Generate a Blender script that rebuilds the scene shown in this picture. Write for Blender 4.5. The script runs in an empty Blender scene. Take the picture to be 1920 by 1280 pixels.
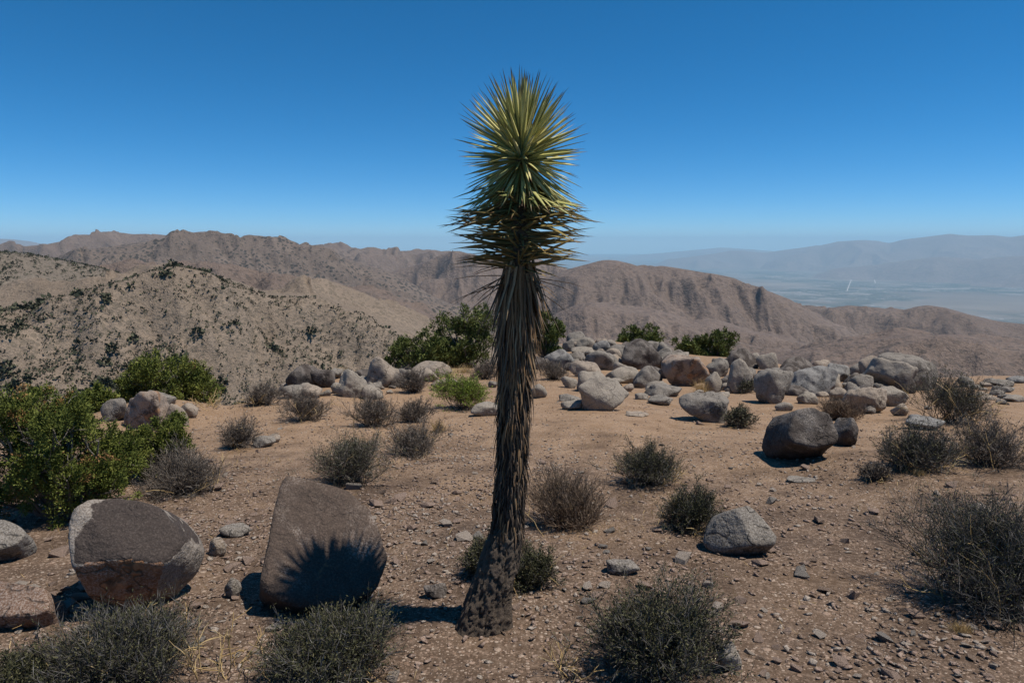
import bpy, bmesh, math, random
import numpy as np
from mathutils import Vector

SC = bpy.context.scene
COL = SC.collection
R = math.radians

# ------------------------------------------------------------------ camera
PITCH = 8.2            # degrees below the horizon
EYE = 1.6
FPX = 1280.0           # focal length in pixels of the 1920 px wide photograph (24 mm)
cam_data = bpy.data.cameras.new('camera')
cam_data.lens = 24.0
cam_data.sensor_width = 36.0
cam_data.clip_start = 0.05
cam_data.clip_end = 300000.0
cam = bpy.data.objects.new('camera', cam_data)
cam.location = (0, 0, EYE)
cam.rotation_euler = (R(90 - PITCH), 0, 0)
COL.objects.link(cam)
SC.camera = cam

# ------------------------------------------------------------------ light
SUN_EL, SUN_AZ = 65.5, 94.0      # azimuth clockwise from +Y (the view direction)
SUN_STRENGTH, SKY_STRENGTH = 5.0, 0.122
world = bpy.data.worlds.new('World')
SC.world = world
world.use_nodes = True
wn, wl = world.node_tree.nodes, world.node_tree.links
wn.clear()
wo = wn.new('ShaderNodeOutputWorld'); wb = wn.new('ShaderNodeBackground'); ws = wn.new('ShaderNodeTexSky')
ws.sky_type = 'NISHITA'; ws.sun_disc = False
ws.sun_elevation = R(SUN_EL); ws.sun_rotation = R(SUN_AZ)
ws.altitude = 4500; ws.air_density = 0.95; ws.dust_density = 0.0; ws.ozone_density = 10.0
wb.inputs['Strength'].default_value = SKY_STRENGTH
whs = wn.new('ShaderNodeHueSaturation'); whs.inputs['Saturation'].default_value = 1.2; whs.inputs['Hue'].default_value = 0.489
wl.new(ws.outputs[0], whs.inputs['Color']); wl.new(whs.outputs[0], wb.inputs[0]); wl.new(wb.outputs[0], wo.inputs[0])
sun_data = bpy.data.lights.new('sun', 'SUN')
sun_data.energy = SUN_STRENGTH; sun_data.angle = R(0.53); sun_data.color = (1.0, 0.93, 0.83)
sun = bpy.data.objects.new('sun', sun_data)
COL.objects.link(sun)
sdir = Vector((math.sin(R(SUN_AZ)) * math.cos(R(SUN_EL)), math.cos(R(SUN_AZ)) * math.cos(R(SUN_EL)), math.sin(R(SUN_EL))))
sun.rotation_euler = sdir.to_track_quat('Z', 'Y').to_euler()
sun.location = (20, 0, 40)
vs = SC.view_settings
vs.view_transform = 'Standard'; vs.look = 'None'; vs.gamma = 1.0; vs.exposure = 0.0
vs.use_curve_mapping = False
SC.cycles.volume_bounces = 2
SC.cycles.max_bounces = 6

# ------------------------------------------------------------------ numeric helpers
rng = np.random.default_rng(11)

def h2(ix, iy, seed=0):
    ix = ix.astype(np.int64); iy = iy.astype(np.int64)
    n = (ix * 374761393 + iy * 668265263 + seed * 974634777) & 0xFFFFFFFF
    n = ((n ^ (n >> 13)) * 1274126177) & 0xFFFFFFFF
    n = n ^ (n >> 16)
    n = (n * 2246822519) & 0xFFFFFFFF
    n = n ^ (n >> 15)
    return n / 4294967295.0

def h3(ix, iy, iz, seed=0):
    return h2(ix.astype(np.int64) + iz.astype(np.int64) * 7919, iy.astype(np.int64) - iz.astype(np.int64) * 104729, seed)

def vn2(x, y, seed=0):                              # value noise, -1..1
    ix, iy = np.floor(x), np.floor(y)
    fx, fy = x - ix, y - iy
    ux, uy = fx**3 * (fx * (fx * 6 - 15) + 10), fy**3 * (fy * (fy * 6 - 15) + 10)
    a = h2(ix, iy, seed) * (1 - ux) + h2(ix + 1, iy, seed) * ux
    b = h2(ix, iy + 1, seed) * (1 - ux) + h2(ix + 1, iy + 1, seed) * ux
    return (a * (1 - uy) + b * uy) * 2 - 1

def fbm2(x, y, octv=4, seed=0, gain=0.5):
    s, a = 0.0, 1.0
    for o in range(octv):
        s = s + a * vn2(x * 2**o + 17.3 * o, y * 2**o - 9.1 * o, seed + o)
        a *= gain
    return s

def vn3(p, seed=0):
    i = np.floor(p); f = p - i
    u = f**3 * (f * (f * 6 - 15) + 10)
    out = 0.0
    for dx in (0, 1):
        for dy in (0, 1):
            for dz in (0, 1):
                w = (u[:, 0] if dx else 1 - u[:, 0]) * (u[:, 1] if dy else 1 - u[:, 1]) * (u[:, 2] if dz else 1 - u[:, 2])
                out = out + w * h3(i[:, 0] + dx, i[:, 1] + dy, i[:, 2] + dz, seed)
    return out * 2 - 1

def fbm3(p, octv=4, seed=0, gain=0.5):
    s, a = 0.0, 1.0
    for o in range(octv):
        s = s + a * vn3(p * 2**o + 13.7 * o, seed + o); a *= gain
    return s

def sstep(a, b, x):
    t = np.clip((x - a) / (b - a), 0, 1)
    return t * t * (3 - 2 * t)

def erosion(px, py, dx, dy, seed):
    ix, iy = np.floor(px), np.floor(py)
    fx, fy = px - ix, py - iy
    va = np.zeros_like(px); vx = np.zeros_like(px); vy = np.zeros_like(px); wt = np.zeros_like(px)
    for i in range(-2, 2):
        for j in range(-2, 2):
            ox = fx + i - h2(ix - i, iy - j, seed) * 0.5
            oy = fy + j - h2(ix - i, iy - j, seed + 5) * 0.5
            w = np.exp(-(ox * ox + oy * oy) * 2.0)
            m = (ox * dx + oy * dy) * 2 * math.pi
            wt += w; va += np.cos(m) * w
            sn = -np.sin(m) * w
            vx += sn * dx; vy += sn * dy
    return va / wt, vx / wt, vy / wt

# ------------------------------------------------------------------ mesh helpers
def build(name, verts, faces, mat=None, parent=None, smooth=False, attrs=None):
    me = bpy.data.meshes.new(name)
    verts = np.asarray(verts, np.float32).reshape(-1, 3)
    faces = np.asarray(faces, np.int32)
    k = faces.shape[1]
    me.vertices.add(len(verts)); me.vertices.foreach_set('co', verts.ravel())
    me.loops.add(faces.size); me.loops.foreach_set('vertex_index', faces.ravel())
    me.polygons.add(len(faces))
    me.polygons.foreach_set('loop_start', np.arange(0, faces.size, k, dtype=np.int32))
    if smooth:
        me.polygons.foreach_set('use_smooth', np.ones(len(faces), bool))
    me.update(calc_edges=True)
    for an, av in (attrs or {}).items():
        at = me.attributes.new(an, 'FLOAT', 'POINT')
        at.data.foreach_set('value', np.asarray(av, np.float32))
    if mat is not None:
        me.materials.append(mat)
    return link(name, me, parent)

def link(name, me, parent=None):
    o = bpy.data.objects.new(name, me)
    COL.objects.link(o)
    if parent is not None:
        o.parent = parent
    return o

def empty(name, loc=(0, 0, 0), rz=0.0, sc=(1, 1, 1)):
    o = bpy.data.objects.new(name, None)
    o.location = loc; o.rotation_euler = (0, 0, rz); o.scale = sc
    o.empty_display_size = 0.1
    COL.objects.link(o)
    return o

def tag(o, label=None, cat=None, group=None, kind=None):
    if label: o['label'] = label
    if cat: o['category'] = cat
    if group: o['group'] = group
    if kind: o['kind'] = kind
    return o

def copy_tree(o, parent=None):
    c = o.copy(); COL.objects.link(c); c.parent = parent
    for ch in list(o.children):
        copy_tree(ch, c)
    return c

def grid_faces(nr, nc):
    i = np.arange(nr - 1)[:, None] * nc + np.arange(nc - 1)[None, :]
    return np.stack([i, i + 1, i + nc + 1, i + nc], -1).reshape(-1, 4)

_ico = {}
def ico(sub):
    if sub not in _ico:
        bm = bmesh.new(); bmesh.ops.create_icosphere(bm, subdivisions=sub, radius=1.0)
        v = np.array([p.co[:] for p in bm.verts]); v /= np.linalg.norm(v, axis=1)[:, None]
        f = np.array([[q.index for q in p.verts] for p in bm.faces])
        bm.free(); _ico[sub] = (v, f)
    return _ico[sub]

def norm(a):
    return a / np.maximum(np.linalg.norm(a, axis=-1, keepdims=True), 1e-9)

def grow(starts, dirs, lengths, k, wiggle, up, r):
    """polylines: N x (k+1) x 3"""
    n = len(starts); pts = [np.array(starts, float)]; d = norm(np.array(dirs, float))
    for s in range(k):
        d = norm(d + r.normal(0, wiggle, (n, 3)) + np.array([0, 0, up]))
        pts.append(pts[-1] + d * (np.asarray(lengths)[:, None] / k))
    return np.stack(pts, 1)

def tubes(pts, r0, r1, sides=3):
    """pts N x K x 3 -> verts, quads; closes to a narrow tip"""
    n, k, _ = pts.shape
    t = norm(np.gradient(pts, axis=1))
    ref = np.where(np.abs(t[..., 2:3]) > 0.9, np.array([1., 0, 0]), np.array([0, 0, 1.]))
    a = norm(np.cross(t, ref)); b = np.cross(t, a)
    rad = np.linspace(0, 1, k)[None, :, None]
    rad = np.asarray(r0).reshape(-1, 1, 1) * (1 - rad) + np.asarray(r1).reshape(-1, 1, 1) * rad
    ring = []
    for s in range(sides):
        an = 2 * math.pi * s / sides
        ring.append(pts + rad * (a * math.cos(an) + b * math.sin(an)))
    v = np.stack(ring, 2).reshape(-1, 3)                      # n,k,sides
    base = (np.arange(n)[:, None, None] * k + np.arange(k - 1)[None, :, None]) * sides
    s = np.arange(sides)[None, None, :]; s2 = (s + 1) % sides
    f = np.stack([base + s, base + s2, base + sides + s2, base + sides + s], -1).reshape(-1, 4)
    return v, f

def join(parts):
    vs_, fs_, at_, off = [], [], [], 0
    for v, f, t in parts:
        vs_.append(v); fs_.append(f + off); at_.append(np.broadcast_to(t, (len(v),)) if np.ndim(t) == 0 else t); off += len(v)
    return np.concatenate(vs_), np.concatenate(fs_), np.concatenate(at_)

# ------------------------------------------------------------------ from photo pixel to place
def pdir(px, py):
    x = (px - 960.0) / FPX; y = (640.0 - py) / FPX
    c, s = math.cos(R(PITCH)), math.sin(R(PITCH))
    return np.array([x, c + y * s, -s + y * c])

def az_el(px, py):
    d = pdir(px, py); return math.atan2(d[0], d[1]), d[2] / math.hypot(d[0], d[1])

EDGE_PX = [-900, -200, 0, 250, 420, 520, 640, 760, 860, 960, 1080, 1250, 1400, 1520, 1640, 1760, 1920, 2200, 3000]
EDGE_R = [13, 11, 10.8, 11.6, 12.2, 14.0, 16.5, 19.5, 23, 26, 30, 31, 29, 24, 21, 20.5, 20.5, 21, 20]
EDGE_AZ = [math.atan2((p - 960) / FPX, 0.99) for p in EDGE_PX]

MOUNDS = [(3.2, 25.5, 0.75, 3.6), (-4.2, 13.6, 0.45, 1.5), (-5.8, 10.2, 0.50, 1.5), (-3.2, 19.0, 0.3, 2.0), (12.5, 16.6, 0.55, 3.0)]
def ground(x, y):
    x = np.asarray(x, float); y = np.asarray(y, float)
    yy = np.maximum(y, 0) + 0.0
    z = -0.12 * (np.sqrt((yy - 1.2)**2 + 0.5) * 0.5 + (yy - 1.2) * 0.5 + 1.2 - 2.6)
    z = z + 0.10 * fbm2(x / 5.0 + 3.1, y / 5.0, 2, 3) * sstep(2, 7, np.hypot(x, y)) + 0.035 * fbm2(x / 1.1, y / 1.1, 3, 7)
    for (bx, by, bh, br) in MOUNDS:
        z = z + bh * np.exp(-((x - bx)**2 + (y - by)**2) / (br * br))
    r = np.hypot(x, y); az = np.arctan2(x, y)
    e = np.interp(az, EDGE_AZ, EDGE_R)
    q = (r - e) / 1.3
    return z - 0.55 * 1.3 * np.log1p(np.exp(np.clip(q, -40, 40)))

_T = np.concatenate([np.arange(0.6, 8, 0.004), np.arange(8, 45, 0.02)])
def hit(px, py):
    d = pdir(px, py)
    p = np.array([0, 0, EYE]) + _T[:, None] * d
    below = np.nonzero(p[:, 2] < ground(p[:, 0], p[:, 1]))[0]
    return p[below[0]] if len(below) else None

def at_range(px, py, rr):
    d = pdir(px, py)
    return np.array([0, 0, EYE]) + d * (rr / math.hypot(d[0], d[1]))

# ------------------------------------------------------------------ materials
def mat(name):
    m = bpy.data.materials.new(name); m.use_nodes = True
    nt = m.node_tree; b = nt.nodes['Principled BSDF']
    b.inputs['Roughness'].default_value = 0.9
    b.inputs['Specular IOR Level'].default_value = 0.2
    return m, nt, b

class N:
    def __init__(s, nt): s.nt = nt
    def __call__(s, t, **kw):
        n = s.nt.nodes.new('ShaderNode' + t)
        for k, v in kw.items(): setattr(n, k, v)
        return n
    def link(s, a, b): s.nt.links.new(a, b)
    def coord(s, scale, kind='Object'):
        c = s('TexCoord'); m = s('Mapping'); m.inputs['Scale'].default_value = scale if isinstance(scale, tuple) else (scale,) * 3
        s.link(c.outputs[kind], m.inputs[0]); return m.outputs[0]
    def noise(s, scale, detail=4, rough=0.55, vec=None, dist=0.0, kind='Object'):
        n = s('TexNoise'); n.inputs['Scale'].default_value = 1.0; n.inputs['Detail'].default_value = detail
        n.inputs['Roughness'].default_value = rough; n.inputs['Distortion'].default_value = dist
        s.link(vec if vec is not None else s.coord(scale, kind), n.inputs['Vector']); return n.outputs['Fac']
    def voro(s, scale, feature='F1', out='Distance', vec=None, rand=1.0):
        n = s('TexVoronoi', feature=feature); n.inputs['Scale'].default_value = 1.0; n.inputs['Randomness'].default_value = rand
        s.link(vec if vec is not None else s.coord(scale), n.inputs['Vector']); return n.outputs[out]
    def ramp(s, fac, stops):
        n = s('ValToRGB'); e = n.color_ramp.elements
        while len(e) < len(stops): e.new(0.5)
        for i, (p, c) in enumerate(stops):
            e[i].position = p; e[i].color = (*c, 1) if len(c) == 3 else c
        s.link(fac, n.inputs[0]); return n.outputs[0]
    def step(s, fac, a, b):
        n = s('MapRange', interpolation_type='SMOOTHSTEP'); n.inputs[1].default_value = a; n.inputs[2].default_value = b
        s.link(fac, n.inputs[0]); return n.outputs[0]
    def mix(s, fac, a, b, mode='MIX'):
        n = s('Mix', data_type='RGBA', blend_type=mode)
        for sock, v in ((n.inputs[0], fac), (n.inputs[6], a), (n.inputs[7], b)):
            if hasattr(v, 'is_output'): s.link(v, sock)
            else: sock.default_value = (*v, 1) if isinstance(v, tuple) else v
        return n.outputs[2]
    def math(s, op, a, b=0.0):
        n = s('Math', operation=op)
        for sock, v in ((n.inputs[0], a), (n.inputs[1], b)):
            if hasattr(v, 'is_output'): s.link(v, sock)
            else: sock.default_value = v
        return n.outputs[0]
    def attr(s, name):
        n = s('Attribute', attribute_name=name); return n.outputs['Fac']
    def bump(s, h, strength, dist, bsdf, prev=None):
        n = s('Bump'); n.inputs['Strength'].default_value = strength; n.inputs['Distance'].default_value = dist
        s.link(h, n.inputs['Height'])
        if prev is not None: s.link(prev, n.inputs['Normal'])
        s.link(n.outputs[0], bsdf.inputs['Normal']); return n.outputs[0]

def soil_mat():
    m, nt, b = mat('desert_soil'); n = N(nt)
    big = n.noise(0.35, 4, 0.6); mid = n.noise(2.6, 5, 0.6); fine = n.noise(38, 4, 0.7); grit = n.voro(95)
    # sandy trail beyond brown gravelly soil; foreground vignette darkening is painted into the brown
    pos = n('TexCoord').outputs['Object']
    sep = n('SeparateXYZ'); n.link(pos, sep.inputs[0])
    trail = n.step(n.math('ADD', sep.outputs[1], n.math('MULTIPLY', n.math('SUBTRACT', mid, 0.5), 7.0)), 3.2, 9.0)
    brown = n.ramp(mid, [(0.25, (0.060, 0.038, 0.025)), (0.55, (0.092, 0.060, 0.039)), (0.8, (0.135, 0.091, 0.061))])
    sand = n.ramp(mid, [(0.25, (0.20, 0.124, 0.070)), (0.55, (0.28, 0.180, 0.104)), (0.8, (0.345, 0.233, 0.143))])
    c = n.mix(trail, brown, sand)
    c = n.mix(n.step(big, 0.5, 0.7), c, n.mix(0.30, c, (0.34, 0.215, 0.115)))
    c = n.mix(n.step(fine, 0.42, 0.72), c, n.mix(0.40, c, (0.38, 0.28, 0.21)))
    c = n.mix(n.step(grit, 0.30, 0.12), c, n.mix(0.35, c, (0.09, 0.065, 0.05)))
    prev = None; p = n.bump(mid, 0.5, 0.06, b); p = n.bump(fine, 0.7, 0.012, b, p); p = n.bump(grit, 0.5, 0.004, b, p)
    for sc_, lim in ((20, 0.26), (48, 0.32), (95, 0.38)):
        vec = n.coord(sc_); d = n.voro(1, vec=vec); col = n.voro(1, out='Color', vec=vec); sp = n('SeparateColor'); n.link(col, sp.inputs[0])
        size = n.math('MULTIPLY', n.math('MULTIPLY', sp.outputs[0], n.step(mid, 0.25, 0.55)), lim * 1.6)
        peb = n.step(n.math('SUBTRACT', size, d), 0.0, 0.06)
        pc = n.ramp(sp.outputs[1], [(0.0, (0.11, 0.075, 0.052)), (0.35, (0.22, 0.145, 0.10)), (0.7, (0.33, 0.235, 0.175)), (1.0, (0.42, 0.34, 0.27))])
        c = n.mix(n.math('MULTIPLY', peb, 0.85), c, pc)
        p = n.bump(n.math('MULTIPLY', peb, n.math('SUBTRACT', 0.6, d)), 0.9, 0.35 / sc_, b, p)
    n.link(c, b.inputs['Base Color'])
    return m

def rock_mat(name, light, dark, var_lo, var_hi, orange=0.0, orange_col=(0.33, 0.17, 0.085), scale=1.0, cracks=1.0):
    m, nt, b = mat(name); n = N(nt)
    geo = n('NewGeometry'); sep = n('SeparateXYZ'); n.link(geo.outputs['Normal'], sep.inputs[0])
    v = n.coord(1.0 * scale)
    big = n.noise(2.2 * scale, 5, 0.62, dist=0.6); mid = n.noise(9 * scale, 5, 0.65); sp = n.noise(120, 3, 0.7); pit = n.voro(60)
    base = n.mix(n.step(mid, 0.3, 0.75), tuple(x * 0.78 for x in light), light)
    base = n.mix(n.math('MULTIPLY', n.step(sp, 0.42, 0.62), 0.55), base, n.mix(0.5, base, (0.62, 0.57, 0.52)))
    base = n.mix(n.math('MULTIPLY', n.step(sp, 0.46, 0.34), 0.6), base, n.mix(0.65, base, (0.06, 0.055, 0.05)))
    vmask = n.step(n.math('ADD', big, n.math('MULTIPLY', n.math('SUBTRACT', mid, 0.5), 0.35)), var_lo, var_hi)
    dk = n.mix(n.step(sp, 0.4, 0.7), dark, tuple(min(1, x * 1.7) for x in dark))
    c = n.mix(vmask, base, dk)
    if orange > 0:
        om = n.step(n.noise(3.1 * scale, 4, 0.6, dist=1.0), 0.72 - 0.35 * orange, 0.80 - 0.30 * orange)
        c = n.mix(n.math('MULTIPLY', om, 0.85), c, n.mix(n.step(mid, 0.3, 0.7), orange_col, tuple(x * 1.5 for x in orange_col)))
    n.link(c, b.inputs['Base Color'])
    wv = n('VectorMath', operation='ADD'); wn_ = n('TexNoise'); wn_.inputs['Scale'].default_value = 4.0 * scale; wn_.inputs['Detail'].default_value = 3
    n.link(v, wv.inputs[0]); n.link(wn_.outputs['Color'], wv.inputs[1]); n.link(v, wn_.inputs['Vector'])
    sc3 = n('VectorMath', operation='SCALE'); sc3.inputs['Scale'].default_value = 1.7 * scale; n.link(wv.outputs[0], sc3.inputs[0])
    crack = n.step(n.voro(1, 'DISTANCE_TO_EDGE', vec=sc3.outputs[0]), 0.0, 0.030)
    crack = n.math('MAXIMUM', n.math('MAXIMUM', crack, n.step(big, 0.50, 0.42)), 1.0 - cracks)
    c = n.mix(crack, n.mix(0.6, c, (0.03, 0.025, 0.02)), c)
    n.link(c, b.inputs['Base Color'])
    p0 = n.bump(crack, 0.5, 0.02, b)
    p = n.bump(mid, 0.75, 0.04, b, p0); p = n.bump(sp, 0.6, 0.004, b, p); n.bump(pit, 0.35, 0.004, b, p)
    return m

def hill_mat(name, cols, dark, spot_scale, spot_amt, grain, bumpd, streak=None):
    m, nt, b = mat(name); n = N(nt)
    big = n.noise(grain * 0.12, 5, 0.6, dist=0.5); mid = n.noise(grain, 5, 0.68); fine = n.noise(grain * 6, 3, 0.7)
    c = n.ramp(n.math('ADD', n.math('MULTIPLY', big, 0.6), n.math('MULTIPLY', mid, 0.4)), [(0.30, cols[0]), (0.5, cols[1]), (0.68, cols[2])])
    c = n.mix(n.step(fine, 0.40, 0.70), c, n.mix(0.4, c, tuple(min(1, x * 1.35) for x in cols[2])))
    v = n.voro(spot_scale)
    dens = n.math('ADD', n.math('MULTIPLY', n.step(big, 0.35, 0.65), 0.26), 0.22)
    spot = n.math('MULTIPLY', n.math('LESS_THAN', v, dens), spot_amt)
    c = n.mix(spot, c, dark)
    n.link(c, b.inputs['Base Color'])
    p = n.bump(mid, 0.85, bumpd * 1.3, b); n.bump(fine, 0.7, bumpd * 0.35, b, p)
    return m

def plant_mat(name, stops, attr='tone', trans=0.0, rough=0.7, fine=0.0):
    m, nt, b = mat(name); n = N(nt)
    c = n.ramp(n.attr(attr), stops)
    if fine:
        c = n.mix(n.math('MULTIPLY', n.step(n.noise(fine, 3), 0.35, 0.7), 0.5), c, n.mix(0.6, c, (0.03, 0.025, 0.02)))
    n.link(c, b.inputs['Base Color']); b.inputs['Roughness'].default_value = rough
    return m

def leaf_mat(name, stops, tip):
    m, nt, b = mat(name); n = N(nt)
    c = n.ramp(n.attr('tone'), stops)
    along = n.attr('along')
    c = n.mix(n.step(along, 0.80, 0.97), c, tip)
    c = n.mix(n.math('MULTIPLY', n.step(along, 0.22, 0.0), 0.6), c, (0.42, 0.40, 0.20))
    st = n.noise(60, 3, 0.6)
    c = n.mix(n.math('MULTIPLY', n.step(st, 0.5, 0.7), 0.35), c, n.mix(0.5, c, (0.30, 0.20, 0.07)))
    n.link(c, b.inputs['Base Color']); b.inputs['Roughness'].default_value = 0.45; b.inputs['Specular IOR Level'].default_value = 0.4
    return m

M = {}
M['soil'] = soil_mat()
M['pale'] = rock_mat('pale_granite', (0.25, 0.212, 0.168), (0.11, 0.092, 0.076), 0.56, 0.72, cracks=0.5)
M['grey'] = rock_mat('grey_granite', (0.175, 0.152, 0.126), (0.080, 0.070, 0.060), 0.48, 0.66)
M['dark'] = rock_mat('varnished_granite', (0.115, 0.094, 0.079), (0.055, 0.045, 0.039), 0.38, 0.56)
M['blue'] = rock_mat('blue_grey_granite', (0.195, 0.188, 0.178), (0.085, 0.082, 0.080), 0.45, 0.6)
M['tan'] = rock_mat('tan_granite', (0.28, 0.22, 0.165), (0.125, 0.10, 0.08), 0.52, 0.68, 0.25, (0.27, 0.165, 0.10))
M['rust'] = rock_mat('rust_stained_granite', (0.27, 0.20, 0.15), (0.10, 0.075, 0.06), 0.47, 0.58, 0.55, (0.24, 0.135, 0.075))
M['red'] = rock_mat('rusty_orange_granite', (0.17, 0.10, 0.066), (0.09, 0.060, 0.045), 0.5, 0.7, 0.5, (0.18, 0.092, 0.05))
for nm, cl in (('stone_pink', (0.37, 0.25, 0.185)), ('stone_pale', (0.44, 0.36, 0.29)), ('stone_grey', (0.25, 0.22, 0.19)), ('stone_brown', (0.25, 0.16, 0.105))):
    M[nm] = rock_mat(nm, cl, tuple(x * 0.55 for x in cl), 0.58, 0.75, 0.0, scale=5.0, cracks=0.0)
M['hill_near'] = hill_mat('tan_hillside', [(0.125, 0.098, 0.074), (0.20, 0.156, 0.118), (0.28, 0.217, 0.163)], (0.075, 0.068, 0.050), 0.42, 0.40, 0.22, 2.2)
M['hill_left'] = hill_mat('scrubby_hillside', [(0.115, 0.095, 0.075), (0.17, 0.14, 0.11), (0.225, 0.185, 0.147)], (0.06, 0.058, 0.042), 0.20, 0.5, 0.16, 3.0)
M['range_brown'] = hill_mat('brown_range', [(0.099, 0.073, 0.06), (0.15, 0.11, 0.088), (0.202, 0.15, 0.119)], (0.07, 0.058, 0.050), 0.055, 0.55, 0.030, 14)
M['range_dotted'] = hill_mat('dotted_range', [(0.086, 0.069, 0.058), (0.138, 0.107, 0.088), (0.224, 0.176, 0.142)], (0.055, 0.050, 0.044), 0.060, 0.9, 0.034, 14)
M['range_pink'] = hill_mat('mauve_range', [(0.107, 0.079, 0.065), (0.155, 0.115, 0.093), (0.202, 0.155, 0.127)], (0.085, 0.066, 0.056), 0.04, 0.5, 0.022, 18)
M['range_far'] = hill_mat('far_range', [(0.12, 0.095, 0.085), (0.16, 0.125, 0.11), (0.20, 0.16, 0.14)], (0.09, 0.075, 0.07), 0.006, 0.4, 0.0012, 60)

def valley_mat():
    m, nt, b = mat('valley_floor'); n = N(nt)
    big = n.noise(0.00016, 5, 0.6, dist=0.4); mid = n.noise(0.0011, 5, 0.65)
    c = n.ramp(big, [(0.35, (0.12, 0.10, 0.085)), (0.52, (0.165, 0.14, 0.118)), (0.7, (0.22, 0.19, 0.16))])
    cell = n.voro(0.0013, out='Color', rand=0.55)
    town = n.step(n.noise(0.00020, 4, 0.6), 0.42, 0.52)
    lum = n('SeparateColor'); n.link(cell, lum.inputs[0])
    fields = n.ramp(lum.outputs[0], [(0.0, (0.045, 0.055, 0.045)), (0.45, (0.08, 0.085, 0.07)), (0.75, (0.14, 0.13, 0.115)), (0.93, (0.18, 0.17, 0.155))])
    c = n.mix(n.math('MULTIPLY', town, 0.9), c, fields)
    roof = n.voro(0.012, out='Color', rand=1.0); rl = n('SeparateColor'); n.link(roof, rl.inputs[0])
    c = n.mix(n.math('MULTIPLY', n.math('MULTIPLY', town, n.step(mid, 0.46, 0.6)), n.step(rl.outputs[0], 0.72, 0.95)), c, (0.32, 0.31, 0.30))
    n.link(c, b.inputs['Base Color'])
    return m
M['valley'] = valley_mat()
M['road'] = mat('pale_road')[0]; M['road'].node_tree.nodes['Principled BSDF'].inputs['Base Color'].default_value = (0.42, 0.40, 0.37, 1)

# ------------------------------------------------------------------ the plateau
az = np.concatenate([np.linspace(-math.pi, -0.80, 30), np.linspace(-0.80, 0.80, 420)[1:-1], np.linspace(0.80, math.pi, 30)])
rr = np.concatenate([[0.02], np.geomspace(0.3, 90, 175)])
A, RR = np.meshgrid(az, rr)
X, Y = RR * np.sin(A), RR * np.cos(A)
tag(build('ground', np.stack([X, Y, ground(X, Y)], -1), grid_faces(*X.shape)[:, ::-1], M['soil'], smooth=True), kind='structure')

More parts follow.
